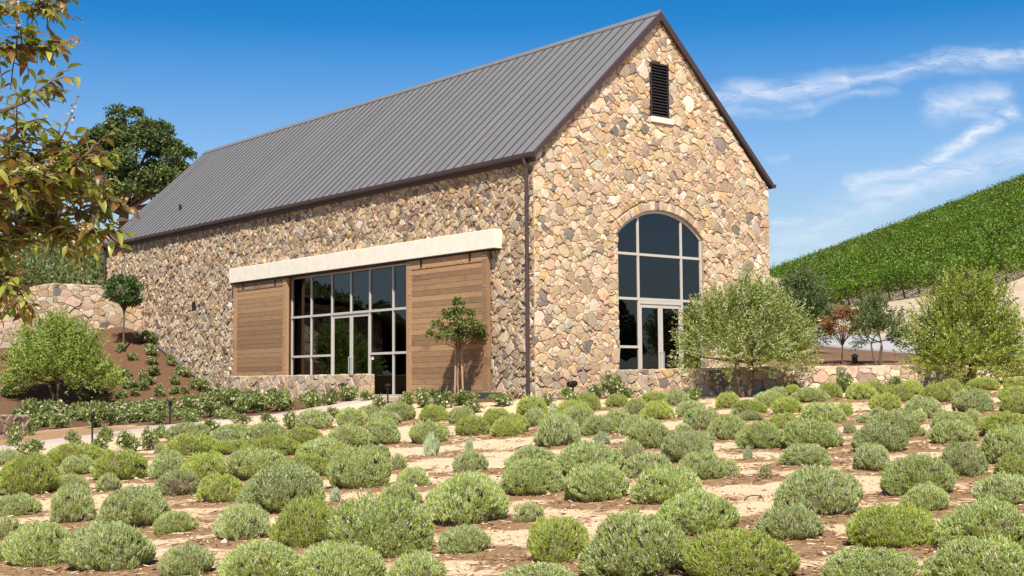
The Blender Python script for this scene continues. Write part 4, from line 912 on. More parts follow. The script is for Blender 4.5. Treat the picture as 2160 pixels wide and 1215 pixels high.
for i,(x,y,R,H,t,D) in enumerate(LAVENDER):
    sz='big' if R>.30 and D<19 else 'mid' if R>.17 else 'small'
    if t in 'tw': sz='small'
    if t=='d': sz='mid'
    if D>19 and sz=='big': sz='mid'
    kk_=1.06 if D>16 else 1.02
    if t not in 'tw': R*=kk_; H*=1.0
    z=float(gh(np.array([x]),np.array([y]))[0]); root=empty('lavender_bush',(x,y,z-.02),random.uniform(0,6.28)); H=min(H*1.02,R*1.27+.05) if t not in 'tw' else H
    root.scale=(R*random.uniform(.93,1.0),R*random.uniform(.88,1.06),H/.98*random.uniform(.93,1.05)); root.rotation_euler=(random.gauss(0,.05),random.gauss(0,.05),root.rotation_euler[2])
    fm=random.choice(LM[t,sz]); link('foliage',fm,None,root)
    if t not in 'tw': link('woody_fill',random.choice(CM),None,root)
    if t=='d': tag(root,'lavender mound with a grey dead patch on its side','bush'); root.rotation_euler=(0,0,math.radians(-25)); continue
    if t=='w': tag(root,'small dry yellowing lavender tuft among bare mulch','bush'); continue
    if t=='t': tag(root,'tiny silvery lavender sprig growing alone on bare ground','bush','young lavender sprigs in the field'); continue
    size='large' if R>.33 else 'medium-sized' if R>.2 else 'small'
    gap=min((math.hypot(x-q[0],y-q[1])-R-q[2] for j,q in enumerate(LAVENDER) if j!=i),default=1)
    near='beside the pale footpath' if float(dist_path(np.array([x]),np.array([y]))[0])<3.2 else 'in front of the terrace wall' if (x>-1.2 and y>-11 and D>24) else 'near the stone building corner' if math.hypot(x,y)<7.5 else 'in the open sandy field'
    st='touching its neighbours' if gap<.02 else 'standing clear of its neighbours' if gap>.22 else 'close to its neighbours'
    lb=f'{size} {LN[t]} lavender mound {st} {near}'
    tag(root,lb,'bush',lb.replace('mound','mounds').replace('its','their'))
# ---- straw and bark litter on the soil
n=90000; dd=8.5+(rng.random(n)**1.5)*24; ll=rng.uniform(-.42,.42,n)*dd
x_,y_=xy(dd,ll); mu=mulch(x_,y_); kp=(rng.random(n)<mu*1.0+.03)&(dist_path(x_,y_)>.8); x_,y_,dd=x_[kp],y_[kp],dd[kp]; n=len(x_)
z_=gh(x_,y_)+.004
ang=rng.uniform(0,6.28,n); D=np.stack([np.cos(ang),np.sin(ang),rng.normal(size=n)*.16+.05],1)
V,F,C=kites(np.stack([x_,y_,z_],1),D,rng.uniform(.025,.12,n)*(.7+dd/30),rng.uniform(.004,.014,n)*(.6+dd/18),pick([(.40,.25,.14),(.25,.135,.07),(.55,.39,.235),(.14,.07,.04),(.66,.50,.32)],n,.25),.1)
o=link('mulch_litter',np_mesh('mulch_litter',V,F,C,mat_leaf('straw',.05,.9,.1))); tag(o,'straw and bark litter strewn over the mulch','litter',kind='stuff')
n=7000; dd=8.5+(rng.random(n)**1.4)*18; ll=rng.uniform(-.42,.42,n)*dd; x_,y_=xy(dd,ll); z_=gh(x_,y_); sz_=rng.gamma(2.2,.0052,n)*(.8+dd/30)
OC=np.array([(1,0,0),(0,1,0),(-1,0,0),(0,-1,0),(0,0,1),(0,0,-1)],float); FT=np.array([(0,1,4),(1,2,4),(2,3,4),(3,0,4),(1,0,5),(2,1,5),(3,2,5),(0,3,5)])
V=(OC[None]*rng.uniform(.6,1.3,(n,6,1))*np.array([1,1,.6]))*sz_[:,None,None]+np.stack([x_,y_,z_+sz_*.15],1)[:,None,:]; F=(FT[None]+6*np.arange(n)[:,None,None]).reshape(-1,3)
C=np.repeat(pick([(.52,.38,.25),(.40,.27,.17),(.28,.17,.10),(.60,.50,.38)],n,.2),8,0)
o=link('pebbles',np_mesh('pebbles',V.reshape(-1,3),F,C,mat_leaf('pebble',0.,.95,.1))); tag(o,'small pebbles and soil clods scattered over the field','pebbles',kind='stuff')
# ================================================================== roses
def rose_meshes(seed,cols):
    rg=np.random.default_rng(seed); n=900
    cen=sph(14,rg)*np.array([.62,.62,.36])*rg.uniform(.5,1,(14,1))+np.array([0,0,.50]); a=rg.choice(14,n)
    P=cen[a]+sph(n,rg)*rg.uniform(.05,.34,(n,1))*np.array([1,1,.85]); P[:,2]=np.maximum(P[:,2],.06)
    D=unit(P-np.array([0,0,.2])+rg.normal(size=(n,3))*.6); C=pick([(.175,.215,.06),(.235,.28,.09),(.12,.165,.045),(.31,.345,.12),(.32,.21,.08)],n,.2,rg,[4,4,3,2,.6])
    V,F,C=kites(P,D,rg.uniform(.12,.21,n),rg.uniform(.07,.11,n),C,.15,rg); fol=np_mesh('foliage',V,F,C,LEAF)
    m=MB()
    for k in range(14): m.tube([(0,0,-.12),tuple(cen[k]*np.array([.5,.5,.5])),tuple(cen[k])],[.022,.016,.008],4,(.10,.13,.05))
    st=m.mesh('stems',LEAF)
    nf=26; i=rg.choice(n,nf); FP=P[i]+unit(P[i]-np.array([0,0,.3]))*.08+np.array([0,0,.04]); parts=[]
    for k in range(nf):
        up=unit(FP[k]-np.array([0,0,.1])); c=cols[rg.integers(len(cols))]; r=rg.uniform(.06,.115)
        for lay,(qn,sp,l) in enumerate(((6,.9,1.0),(5,.45,.8))):
            a0=rg.uniform(0,6.28); e1=unit(np.cross(up,[.3,.5,.8])); e2=np.cross(up,e1); an=a0+np.arange(qn)*2*np.pi/qn
            Dq=unit(e1[None]*np.cos(an)[:,None]*sp+e2[None]*np.sin(an)[:,None]*sp+up[None]*(.35+.3*lay))
            parts.append(kites(np.repeat(FP[k:k+1],qn,0),Dq,r*l,r*l*1.0,np.repeat(np.asarray(c)[None],qn,0)*rg.uniform(.92,1.05,(qn,1)),-.18,rg))
    V,F,C=cat(parts); fl=np_mesh('blossoms',V,F,C,PETAL); return fol,st,fl
CREAM=[(.80,.76,.62),(.82,.80,.72),(.78,.70,.50)]; APR=[(.75,.45,.20),(.80,.60,.35),(.8,.7,.5)]
RM=[rose_meshes(s,CREAM) for s in range(50,55)]; RO=[rose_meshes(60,APR)]
RL={'s':('cream-flowered rose bush on the steep mulched bank','roses on the mulched bank'),'b':('bushy cream rose in the bed beyond the footpath','roses in the bed beyond the footpath'),'p':('cream rose bush between the footpath and the lavender','roses along the lavender side of the path'),
 'e':('cream rose bush in front of the low entrance wall','roses in front of the low entrance wall'),'w':('cream rose bush at the foot of the wooden door by the staked tree','roses below the wooden door'),'g':('cream rose bush at the foot of the gable corner','roses at the gable foot'),'t':('straggly rose bush growing against the terrace wall','roses against the terrace wall')}
RX=random.Random(31); EXTRA=[]
for i in range(11):
    for j in range(5):
        x=-9.4+i*.72+RX.uniform(-.3,.3); py_=float(np.interp(x,[p[0] for p in path_pt()],[p[1] for p in path_pt()])); y=py_+2.6+j*1.35+RX.uniform(-.45,.45)
        if y>16 or x>-2.3 or RX.random()<.42: continue
        EXTRA.append((x,y,RX.uniform(.26,.40),RX.uniform(.32,.5),'b',38))
for i in range(16):
    x=-RX.uniform(.7,5.2); y=RX.uniform(17.8,23.0); EXTRA.append((x,y,RX.uniform(.2,.32),RX.uniform(.22,.36),'s',46))
for (x,y,R,H,t,D) in ROSES+EXTRA:
    if x>-.55 and y>0: x=-.55
    z=float(ground_h(x,y)); root=empty('rose_bush',(x,y,z-.01),random.uniform(0,6.28)); R=max(R,.24)*(1.45 if t in 'beo' else 1.3 if t=='w' else 1.1); H=max(min(H*1.15,R*2.0),.3); root.scale=(R,R,H)
    f_,s_,b_=random.choice(RO if t=='o' else RM); link('foliage',f_,None,root); link('stems',s_,None,root); link('blossoms',b_,None,root)
    if t=='o': tag(root,'apricot-flowered rose bush in the bed beyond the footpath','rose bush')
    else: tag(root,RL[t][0],'rose bush',RL[t][1])
# ================================================================== trees
def trunk(m,p0,p1,r0,r1,seed,n=6,bend=.06,col=None,sides=8):
    R=random.Random(seed); p0=Vector(p0);p1=Vector(p1); L=(p1-p0).length; pts=[];rad=[]
    ox=Vector((R.uniform(-1,1),R.uniform(-1,1),0))*L*bend
    for i in range(n+1):
        t=i/n; pts.append(p0.lerp(p1,t)+ox*math.sin(t*math.pi)+Vector((R.uniform(-1,1),R.uniform(-1,1),0))*L*.012*(0 if i in(0,) else 1)); rad.append(r0+(r1-r0)*t)
    m.tube(pts,rad,sides,col); return pts
def olive(name,base,lobes,cols,nshoot,label,seed,stems=3,leafL=.075,leafW=.020,tr=.085,shootL=.42,group=None):
    """lobes: list of (dx,dy,dz,rx,rz) relative to base"""
    rg=np.random.default_rng(seed); root=empty(name,base); tag(root,label,'tree',group); nshoot=int(nshoot*1.15); leafW*=1.45; shootL*=1.15
    m=MB(); R=random.Random(seed); lb=np.array(lobes,float)
    for k in range(stems):
        a=2*math.pi*k/stems+R.uniform(-.4,.4); mid=Vector((math.cos(a)*.22,math.sin(a)*.22,.55*lb[:,2].mean())); trunk(m,(math.cos(a)*.05,math.sin(a)*.05,-.15),mid,tr*R.uniform(.7,1.1),tr*.55,seed+k)
        for q in range(k,len(lb),stems): trunk(m,mid,Vector((lb[q,0],lb[q,1],lb[q,2]+lb[q,4]*.15)),tr*.5,.012,seed+q*7+k,5,.08)
    m.build('trunk',BARK,root,smooth=True)
    wgt=lb[:,3]**2*lb[:,4]; wgt=wgt/wgt.sum(); a=rg.choice(len(lb),nshoot,p=wgt)
    nr=sph(nshoot,rg); rad=rg.beta(2.6,1.1,nshoot)[:,None]; P=lb[a,:3]+nr*rad*np.stack([lb[a,3],lb[a,3],lb[a,4]],1)
    cen=np.array([lb[:,0].mean(),lb[:,1].mean(),lb[:,2].min()])
    D=unit(unit(P-cen)*.75+nr*.25+np.array([0,0,.75])*rg.uniform(.2,1.2,(nshoot,1))+rg.normal(size=(nshoot,3))*.28)
    SLn=rg.uniform(.5,1.25,nshoot)*shootL; q=18; t=np.tile(np.linspace(.02,1,q),nshoot)+rg.normal(size=nshoot*q)*.02
    I=np.repeat(np.arange(nshoot),q); LP=P[I]+D[I]*(t*SLn[I])[:,None]+np.array([0,0,-.10])*(t*t*SLn[I])[:,None]
    LP[:,2]=np.maximum(LP[:,2],.05)
    LDr=unit(D[I]*.8+rg.normal(size=(len(I),3))*.62); C=pick(cols,nshoot,.15,rg)[I]*rg.uniform(.8,1.2,(len(I),1))
    V,F,C=kites(LP,LDr,rg.uniform(.7,1.3,len(I))*leafL,leafW*rg.uniform(.8,1.2,len(I)),C,.12,rg); link('crown',np_mesh('crown',V,F,C,LEAF),None,root)
    return root
def gz(x,y): return float(ground_h(x,y))
OLV=[(.24,.275,.075),(.30,.33,.12),(.19,.235,.05),(.38,.40,.20)]; OLG=[(.26,.32,.045),(.33,.38,.07),(.19,.25,.035),(.42,.45,.12)]
# olive in front of the gable
bx,by=1.93,-5.39
def side(dr,df,z,rx,rz): return (FY*dr+FX*df,-FX*dr+FY*df,z,rx,rz)
olive('olive_tree',(bx,by,gz(bx,by)),[side(-1.0,0,1.45,.45,.6),side(-.35,.3,1.75,.6,.75),side(.35,-.2,1.6,.65,.85),side(1.0,.1,1.40,.5,.6),side(.1,.1,2.3,.42,.45),side(.55,.1,2.0,.4,.45),side(-1.2,-.1,.9,.33,.42),side(-.85,.1,1.95,.3,.4),side(1.15,-.1,.95,.33,.4),side(.3,-.55,1.05,.5,.45),side(-.45,-.45,1.15,.45,.5)],OLV,1850,'silvery olive tree in front of the arched window',101)
bx,by=5.16,-9.2
olive('olive_tree',(bx,by,gz(bx,by)),[side(-.6,0,1.25,.55,.85),side(0,.2,1.6,.62,.85),side(.6,0,1.4,.55,.9),side(.35,.1,2.05,.40,.5),side(-.25,.1,2.1,.32,.45),side(-.2,-.3,.65,.75,.55),side(.6,-.2,.6,.55,.55),side(-.85,-.1,.6,.38,.4),side(.95,.1,.9,.35,.7)],OLG,1800,'large yellow-green olive tree reaching down to the ground at the end of the terrace wall',102,4)
bx,by=-5.6,19.0
olive('olive_tree',(bx,by,gz(bx,by)),[side(-.85,0,1.65,.6,.85),side(-.1,.2,2.15,.75,.85),side(.7,0,1.8,.7,.85),side(-.3,-.5,1.35,.75,.7),side(.75,-.3,1.1,.6,.65),side(-1.1,-.1,.95,.45,.6),side(1.45,-.2,1.05,.5,.5),side(1.85,-.3,.7,.35,.35)],[(.26,.33,.055),(.33,.39,.09),(.19,.255,.04),(.42,.46,.15)],2300,'bright green olive tree on the mulched bank',103,4,.085,.024,.10,.46)
bx,by=xy(48,10.3)
olive('olive_tree',(bx,by,float(bank_h(bx,by))),[side(-.45,0,1.5,.8,.95),side(.3,.1,1.9,.85,.95),side(.6,-.1,1.05,.7,.75),side(-.5,-.2,.85,.7,.6),side(.1,0,2.5,.5,.45)],[(.14,.185,.065),(.18,.225,.09),(.10,.14,.045)],1300,'dark olive tree behind the corner of the building',104,3,.09,.026,.09,.42)
bx,by=9.0,-4.1
olive('olive_tree',(bx,by,float(bank_h(bx,by))),[side(-.2,0,1.25,.42,.5),side(.25,0,1.05,.42,.42),side(0,.1,1.65,.25,.35),side(-.35,0,.75,.3,.3),side(.55,0,.7,.3,.35)],[(.11,.155,.045),(.16,.2,.075)],420,'thin sparse olive tree above the terrace wall',105,3,.07,.02,.035,.3)
def clump_tree(name,base,label,trunk_h,clumps,per,leafL,leafW,cols,mat,seed,tr=.04,bark=BARK2,limb=.5,stakes=0,extra=None):
    rg=np.random.default_rng(seed); root=empty(name,base); tag(root,label,'tree')
    m=MB(); trunk(m,(0,0,-.15),(0,0,trunk_h),tr,tr*.7,seed,6,.02); cl=np.array(clumps,float)
    for k in range(len(cl)):
        if k%max(1,int(len(cl)/26))==0 and cl[k,2]>trunk_h*1.12: trunk(m,(0,0,trunk_h*random.uniform(.82,1)),cl[k,:3],tr*limb,tr*.12,seed+k,4,.08,None,6)
    m.build('trunk',bark,root,smooth=True)
    n=per*len(cl); a=np.repeat(np.arange(len(cl)),per); nr=sph(n,rg); nr[:,2]=np.where(nr[:,2]<-.35,-nr[:,2],nr[:,2]); rd=rg.beta(3,1.2,n)[:,None]
    P=cl[a,:3]+nr*rd*cl[a,3:4]*np.array([1,1,.8]); D=unit(nr*.5+rg.normal(size=(n,3))*.8); C=pick(cols,n,.22,rg)*(.85+.3*rg.random(len(cl)))[a][:,None]
    V,F,C=kites(P,D,leafL*rg.uniform(.7,1.3,n),leafW*rg.uniform(.8,1.2,n),C,.15,rg); link('crown',np_mesh('crown',V,F,C,mat),None,root)
    for k in range(stakes):
        s=(-.06,.16)[k%2]; mm=MB(); dx=(-.11,.13)[k%2]; mm.tube([(dx*FY,-dx*FX,-.2),(dx*.55*FY,-dx*.55*FX,1.55)],.028,8); mm.build('stake',STAKE,root)
        mm=MB(); mm.tube([(dx*.57*FY,-dx*.57*FX,1.48),(0,0,1.46)],.012,5); mm.build('tie',BLACKM,root)
    return root
def clumps_in(n,c,r,rc,seed,bottom=-1):
    rg=np.random.default_rng(seed); o=[]
    for _ in range(n):
        d=sph(1,rg)[0]; 
        while d[2]<bottom: d=sph(1,rg)[0]
        k=rg.uniform(.45,1)**.6; o.append((c[0]+d[0]*r[0]*k,c[1]+d[1]*r[1]*k,c[2]+d[2]*r[2]*k,rg.uniform(*rc)))
    return o
sx_,sy_=-.78,2.36
clump_tree('young_tree',(sx_,sy_,gz(sx_,sy_)),'young round-headed tree tied to wooden stakes in front of the sliding door',1.45,clumps_in(30,(0,0,1.95),(.68,.68,.46),(.12,.24),5,-.8)+[(.05,0,2.5,.16),(0,.05,2.6,.12),(.6*FY,-.6*FX,1.62,.14),(-.75*FY,.75*FX,1.72,.13)],115,.095,.05,[(.15,.20,.05),(.20,.255,.07),(.11,.155,.04),(.28,.22,.09)],LEAF,201,.030,stakes=2)
tx,ty=-1.73,22.5
clump_tree('young_tree',(tx,ty,gz(tx,ty)),'slender young tree with dark round crown in front of the retaining wall',1.75,clumps_in(34,(0,0,2.25),(.70,.70,.58),(.16,.30),6,-1),120,.11,.06,[(.075,.12,.035),(.11,.16,.05),(.055,.09,.028)],LEAF,202,.05,BARK)
bx,by=8.95,-2.9
clump_tree('young_tree',(bx,by,float(bank_h(bx,by))),'small rust-leaved tree on the bank above the terrace wall',.62,clumps_in(24,(0,0,1.15),(.56,.56,.5),(.10,.2),8,-.7),75,.09,.05,[(.25,.11,.05),(.33,.16,.07),(.17,.085,.04),(.24,.18,.06)],LEAF,203,.026,BARK)
# ---- big oak on the hill
oak_c=(11.75,54.85); oz=float(hill_h(*oak_c))
oc=[]; Rk=random.Random(4)
for (lr,lf,lz,rr_) in [(-3.3,0,5.0,1.35),(-2.0,1.2,6.4,1.5),(-1.2,-1.4,6.0,1.4),(.3,.5,7.2,1.45),(1.0,-1.6,6.2,1.4),(2.2,.6,6.3,1.5),(3.5,0,4.9,1.35),(2.7,-1.3,3.7,1.25),(-3.5,-.8,3.5,1.25),(-2.1,-1.8,3.6,1.2),(0,-2.2,4.6,1.5),(1.2,-2.4,3.3,1.15),(-.7,1.8,4.6,1.6),(1.5,2.0,4.4,1.5),(-.6,-2.6,3.0,.9),(4.0,.8,3.4,1.0),(-4.2,.6,4.4,1.0)]:
    for _ in range(9):
        v=Vector((Rk.gauss(0,1),Rk.gauss(0,1),Rk.gauss(0,.8))).normalized()*rr_*Rk.uniform(.35,.9); q=side(lr,lf,lz,0,0); oc.append((q[0]+v.x,q[1]+v.y,(q[2]-.95)*1.10+v.z,Rk.uniform(.55,.95)))
oakr=clump_tree('oak_tree',(oak_c[0],oak_c[1],oz),'huge dark evergreen oak on the hill behind the roof',1.5,oc,360,.22,.13,[(.075,.105,.03),(.11,.145,.042),(.05,.075,.022),(.155,.185,.06)],OAKM,204,.42,BARK,.42)
for i,(x,y,s,lb) in enumerate([(-46,62,1.15,'broad oak standing far across the garden from the glass entrance'),(-30,70,1.0,'second broad oak far across the garden from the glass entrance'),(-56,50,.9,'smaller oak at the edge of the far garden'),(48,-50,1.0,'broad oak standing beyond the lavender opposite the arched window'),(60,-38,.85,'rounded oak beyond the lavender at the roadside'),(34,-66,.9,'spreading oak beyond the lower end of the lavender field'),(-38,66,.8,'low oak between two broad oaks across the garden'),(-64,40,1.0,'dense oak beside the far garden boundary'),(-22,80,.9,'oak on the rise above the far garden'),(54,-44,.7,'low oak between two rounded oaks by the roadside'),(42,-58,.75,'small oak below the broad oak opposite the arched window'),(68,-28,.9,'oak further up the roadside beyond the lavender')]):
    o=copy_tree(oakr); z=float(ground_h(x,y)); o.location=(x,y,z); o.scale=(s,s,s); o.rotation_euler=(0,0,i*1.3); o['label']=lb
# smaller evergreen beyond the oak
bx,by=17.6,52.5
clump_tree('evergreen_tree',(bx,by,float(hill_h(bx,by))),'lower evergreen showing above the far roof corner',1.2,clumps_in(26,(0,0,2.6),(1.8,1.8,1.6),(.5,.9),10,-.5),160,.23,.14,[(.045,.075,.02),(.07,.10,.03)],OAKM,205,.16,BARK)
bx,by=3.2,52
clump_tree('evergreen_tree',(bx,by,float(hill_h(bx,by))),'pale green scrub tree on the hill left of the oak',.8,clumps_in(26,(0,0,1.9),(2.0,2.0,1.3),(.5,.8),12,-.5),150,.2,.11,[(.10,.15,.05),(.14,.19,.07)],OAKM,206,.12,BARK)
# ---- hillside ground cover
n=30000; hx=rng.uniform(-11,3.5,n); hy=25.7+rng.random(n)*17; dens=lump(hx,hy,.55)+.5*lump(hy,hx,1.3)+rng.normal(size=n)*.18
kp=(dens>-.10)&~((hx>-.3)&(hy<29)); hx,hy,dens=hx[kp],hy[kp],dens[kp]; n=len(hx)
hz=hill_h(hx,hy)+.10*lump(hx,hy,.9)+rng.random(n)*np.clip(.22+.35*(dens+.28),.1,.6)
P=np.stack([hx,hy,hz],1); D=unit(rng.normal(size=(n,3))*.8+np.array([0,-.2,.7]))
V,F,C=kites(P,D,rng.uniform(.16,.34,n),rng.uniform(.07,.13,n),pick([(.13,.165,.05),(.17,.20,.07),(.23,.245,.10),(.09,.12,.04)],n,.2),.12)
o=link('ground_cover',np_mesh('ground_cover',V,F,C,LEAF)); tag(o,'low green shrubs covering the hillside above the retaining wall','ground cover',kind='stuff')
# grass tuft left
n=2500; gx=rng.uniform(-13,-10.2,n); gy=rng.uniform(7.8,10.5,n); P=np.stack([gx,gy,ground_h(gx,gy)],1); D=unit(rng.normal(size=(n,3))*.35+np.array([0,0,1]))
V,F,C=kites(P,D,rng.uniform(.2,.5,n),.03,pick([(.10,.17,.03),(.15,.22,.05)],n,.2)); o=link('grass',np_mesh('grass',V,F,C,LEAF)); tag(o,'bright green grass tuft behind the garden wall','grass',kind='stuff')
# ================================================================== vineyard
def vine_row(Ln,seed):
    rg=np.random.default_rng(seed); n=int(Ln*420); x=rg.uniform(-.5,Ln+.3,n); br=.6+.5*rg.random(int(Ln*2.5)+8)[((x+1)*2.5).astype(int)]; a=rg.uniform(0,2*np.pi,n)
    hh=.55+.10*np.sin(x*1.3+seed)+.08*np.sin(x*3.1)+.05*np.sin(x*7.7); r=np.sqrt(rg.uniform(.35,1,n))
    P=np.stack([x,r*np.cos(a)*(.72+.12*np.sin(x*.9+2*seed)),1.15+r*np.sin(a)*hh],1)
    k=rg.random(n)<.09; P[k,2]+=rg.uniform(.1,.45,k.sum()); P[k,1]*=.6
    D=unit(np.stack([rg.normal(size=n)*.7,np.cos(a)*.8,np.sin(a)*.6-.1],1)+rg.normal(size=(n,3))*.35)
    C=pick([(.105,.185,.016),(.16,.245,.024),(.055,.105,.010),(.26,.32,.05)],n,.25,rg,[4,4,2,1.5])
    V,F,C=kites(P,D,rg.uniform(.10,.20,n),rg.uniform(.09,.16,n),C*br[:,None],.12,rg); fol=np_mesh('foliage',V,F,C,VINEM)
    m=MB()
    for k in range(int(Ln/1.8)+1): m.tube([(k*1.8+.9,0,-.4),(k*1.8+.93,.03,1.0)],[.035,.028],5)
    return fol,m.mesh('vine_trunks',BARK)
VR={l:[vine_row(l,s) for s in (1,2,3)] for l in (12,24,50)}
pmb=MB(); pmb.box(-.045,.045,-.045,.045,-.4,1.55); pme=pmb.mesh('end_post',simple('post_wood',(.10,.055,.035),.9))
RD=np.array([.239,.971]); ED=np.array([-.971,.239])
for k in range(42):
    s=-66+1.9*k; e=np.array([89.2,26.6])+ED*s
    t0=max(0,(.185*e[0]-e[1])/(RD[1]-.185*RD[0])); t1=(.43*e[0]-e[1])/(RD[1]-.43*RD[0])
    if e[0]+RD[0]*t0>152: continue
    t0+= 0 if t0==0 else random.uniform(-5,0); t1=max(t1,t0+8); Ln=[l for l in (12,24,50) if l>=t1-t0] or [50]; Ln=Ln[0]
    p=e+RD*t0; x,y=xy(*p); q=e+RD*(t0+Ln); x2,y2=xy(*q); z,z2=float(bank_h(x,y)),float(bank_h(x2,y2))
    root=empty('vine_row',(x,y,z)); tag(root,'leafy grapevine row with its end post standing on the bare dry slope' if t0==0 else 'leafy grapevine row high on the slope with its lower end hidden','vine row','vine rows with end posts' if t0==0 else 'vine rows on the upper slope')
    dv=Vector((x2-x,y2-y,z2-z)); yaw=math.atan2(dv.y,dv.x); pit=math.atan2(dv.z,math.hypot(dv.x,dv.y)); root.rotation_euler=(0,-pit,yaw)
    f_,tr_=VR[Ln][random.randrange(3)]; link('foliage',f_,None,root); link('vine_trunks',tr_,None,root)['kind']='stuff'
    o=link('end_post',pme,None,root,(-.5,0,0)); o.rotation_euler=(0,pit-.16,0)
# ================================================================== framing crape myrtle near the camera
root=empty('crape_myrtle',(LIMBS[0][0][0]-.05,LIMBS[0][0][1],0)); tag(root,'crape myrtle branches with bronze and green leaves overhanging the field','tree')
T0=Vector(LIMBS[0][0]); base=Vector((T0.x-.05,T0.y,float(ground_h(T0.x,T0.y)))); root.location=base
m=MB(); trunk(m,(0,0,-.15),(0,0,1.3),.075,.06,5); trunk(m,(0,0,1.25),(.05,.05,3.6),.06,.03,6)
m.build('trunk',BARK2,root,smooth=True)
R=random.Random(77); leaves=[]; bm_=MB(); pan=[]
cen_w=Vector(CAMP)
def px_of(p):
    r_=p-cen_w; d=r_.dot(fw); return 1080+FPX*r_.dot(rr)/d, 607-FPX*r_.dot(uu)/d
for li,Lm in enumerate(LIMBS):
    pts=[Vector(p)-base for p in Lm]
    if li in (0,2,3,4,5): pts=[Vector((0,0,max(.8,pts[0].z-.55)))]+pts
    nsub=8; dense=[]
    for i in range(len(pts)-1):
        for k in range(nsub): 
            p=pts[i].lerp(pts[i+1],k/nsub); dense.append(p+Vector((R.uniform(-1,1),R.uniform(-1,1),R.uniform(-1,1)))*.006)
    dense.append(pts[-1])
    cut=[k for k,p_ in enumerate(dense) if (lambda q_:q_[0]>(125 if q_[1]<130 else 110 if q_[1]<300 else 232 if q_[1]<520 else 45))(px_of(p_+base))]
    if cut: dense=dense[:max(cut[0],2)]
    nn=len(dense); bm_.tube(dense,[.016-.012*i/nn for i in range(nn)],5)
    for i in range(nn):
        wp=dense[i]+base; X,Y=px_of(wp)
        if X<-140: continue
        if X>(125 if Y<130 else 110 if Y<300 else 232 if Y<520 else 45): continue
        tan=(dense[min(i+1,nn-1)]-dense[max(i-1,0)]).normalized()
        dn_=3.0 if (X<190 and (310<Y<540 or Y<120)) or Y>540 else 1.0
        for q in range(int((R.random()*1.5+.45)*dn_+.3) if i<nn-1 else 4):
            dv=(tan*R.uniform(.1,.9)+Vector((R.gauss(0,1),R.gauss(0,1),R.gauss(.15,.8)))*.75).normalized(); tl=R.uniform(.05,.14)
            tw=[dense[i],dense[i]+dv*tl*.5+Vector((0,0,.008)),dense[i]+dv*tl+Vector((0,0,-.01))]; 
            bm_.tube(tw,[.0035,.0028,.0018],4,cap=False)
            nl=max(3,int(tl/.024))
            for j in range(nl):
                t=(j+.6)/nl; p=dense[i]+dv*tl*t; sidev=dv.cross(Vector((0,0,1))).normalized() if abs(dv.z)<.95 else Vector((1,0,0)); sg=1 if j%2 else -1
                ld=(dv*.55+sidev*sg*.8+Vector((R.gauss(0,.3),R.gauss(0,.3),R.gauss(-.1,.35)))).normalized()
                leaves.append((p,ld,R.uniform(.034,.06)))
            if R.random()<.05:
                pan.append((dense[i]+dv*tl,dv)); bm_.tube([dense[i]+dv*tl*.9,dense[i]+dv*(tl+.10)],[.0018,.001],4,cap=False)
bm_.build('branches',BARK,root)
def leaf_mesh(col,curl):
    m=MB(); n=5; V=[];F=[]
    for i in range(n+1):
        t=i/n; wd=.27*math.sin(math.pi*min(1,t*.94+.06))**.8*(1-.25*t); z=-curl*t*t
        V+= [(t,-wd,z+wd*.35),(t,0,z),(t,wd,z+wd*.35)]
    for i in range(n): a=3*i; F+= [(a,a+3,a+4,a+1),(a+1,a+4,a+5,a+2)]
    m.add(V,F,col); return m.mesh('leaf',BIGLEAF,smooth=True)
LCOL=[(.15,.21,.03),(.24,.26,.045),(.20,.11,.04),(.26,.135,.05),(.14,.075,.03),(.34,.32,.07),(.16,.17,.035),(.30,.20,.065)]
LMs=[leaf_mesh(c,.25+.25*(i%3)) for i,c in enumerate(LCOL)]
R.shuffle(leaves); vis=[]
for lf in leaves:
    X,Y=px_of(lf[0]+base); vis.append((0<=X<330 and 0<=Y<720,lf))
vis.sort(key=lambda v:-(v[0]*10+v[1][2]))
rest=MB()
for i,(ok,(p,ld,s)) in enumerate(vis):
    zax=(Vector((R.gauss(0,.5),R.gauss(0,.5),1))); xax=ld; yax=zax.cross(xax).normalized(); zax=xax.cross(yax).normalized()
    Mx=Matrix((xax,yax,zax)).transposed().to_4x4(); Mx.translation=p
    # tone by branch region: upper clusters redder
    mi=R.choices(range(8),[5,4,2,1.6,2,2.4,4,1.6])[0]; me=LMs[mi]
    if i<300 and ok:
        o=link('leaf',me,None,root); o.matrix_local=Mx@Matrix.Scale(s,4)
    else:
        MM=Mx@Matrix.Scale(s,4); rest.add([MM@v.co for v in me.vertices],[tuple(pp.vertices) for pp in me.polygons],LCOL[mi])
o=rest.build('small_leaves',BIGLEAF,root,smooth=True); o['kind']='stuff'
parts=[]
for (p,dv) in pan:
    n=26; P=np.array(p)[None]+np.array(dv)[None]*rng.uniform(0,.10,(n,1))+rng.normal(size=(n,3))*.007; parts.append(kites(P,sph(n),rng.uniform(.008,.016,n),.010,pick([(.40,.20,.08),(.50,.28,.14),(.30,.22,.07),(.62,.50,.42)],n,.2)))
V,F,C=cat(parts); link('seed_heads',np_mesh('seed_heads',V,F,C,LEAF),None,root)['kind']='stuff'
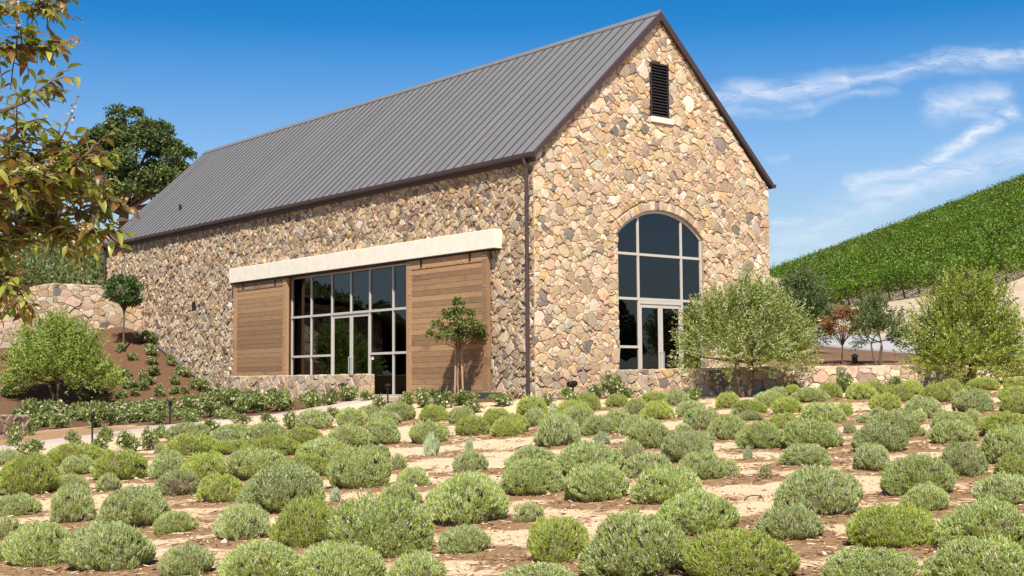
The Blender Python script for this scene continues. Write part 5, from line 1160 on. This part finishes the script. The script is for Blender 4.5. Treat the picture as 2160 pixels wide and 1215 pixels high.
# ================================================================== small things
def path_light(x,y,label,h=.55):
    z=gz(x,y); r=empty('path_light',(x,y,z)); tag(r,label,'light','path lights')
    m=MB(); m.tube([(0,0,-.1),(0,0,h)],.022,8); m.build('stem',BLACKM,r); m=MB(); m.tube([(0,0,h-.14),(0,0,h-.02)],.045,10); m.build('lamp_housing',BLACKM,r); m=MB(); m.tube([(0,0,h-.03),(0,0,h+.03)],[.10,.03],12); m.build('cap',BLACKM,r)
path_light(-10.6,3.05,'black path light beside the pale footpath near the garden wall',.62); path_light(-7.1,6.6,'black path light among the cream roses beyond the footpath',.62); path_light(-2.3,3.5,'black path light beside the path in front of the glass entrance',.5); path_light(-2.05,6.2,'black path light against the end of the low entrance wall',.5)
fx,fy=.34,-1.0; z=gz(fx,fy); r=empty('flood_light',(fx,fy,z)); tag(r,'black cylindrical flood light at the foot of the gable wall','light')
m=MB(); m.tube([(0,0,-.1),(0,0,.30)],.02,8); m.build('stake',BLACKM,r); m=MB(); m.tube([(-.13,.02,.36),(-.11,.02,.36),(.07,0,.38),(.12,0,.385)],[.075,.085,.085,.06],14); m.build('lamp_housing',BLACKM,r,smooth=False)
bx,by=9.1,-3.2; z=float(bank_h(bx,by)); r=empty('bollard_light',(bx,by,z)); tag(r,'short dark bollard light on the bank above the terrace wall','light')
m=MB(); m.tube([(0,0,-.1),(0,0,.17)],.085,14); m.build('body',BLACKM,r); m=MB(); m.tube([(0,0,.17),(0,0,.22),(0,0,.27)],[.10,.10,.02],14); m.build('cap',PIPE,r)
m=MB(); m.box(-.2,.2,-.28,.28,-.1,.16); o=m.build('utility_box',simple('box_green',(.05,.06,.05),.6),None,bevel=.012); o.location=(-.62,1.2,gz(-.62,1.2)); tag(o,'low dark utility box at the base of the wooden sliding door','utility box')
# drain pipe following the bank along the long wall
pts=[(-.14,Y,gz(-.14,Y)+.07) for Y in np.linspace(17.6,24.4,18)]
m=MB(); m.tube([Vector(p) for p in pts],.055,8); o=m.build('drain_pipe',PIPE,None,smooth=True); tag(o,'grey drain pipe sloping along the foot of the stone wall','pipe')
# irrigation hose loop
hp=[]; cx0,cy0=-11.6,-17.2
for i in range(15):
    a=math.pi*i/14; qx,qy=cx0+FY*.10*math.cos(a),cy0-FX*.10*math.cos(a); hp.append((qx,qy,float(gh(np.array([qx]),np.array([qy]))[0])+.06*math.sin(a)-.005))
m=MB(); m.tube(hp,.006,6); o=m.build('irrigation_hose',BLACKM,None,smooth=True); tag(o,'thin black irrigation hose looping out of the mulch','hose')
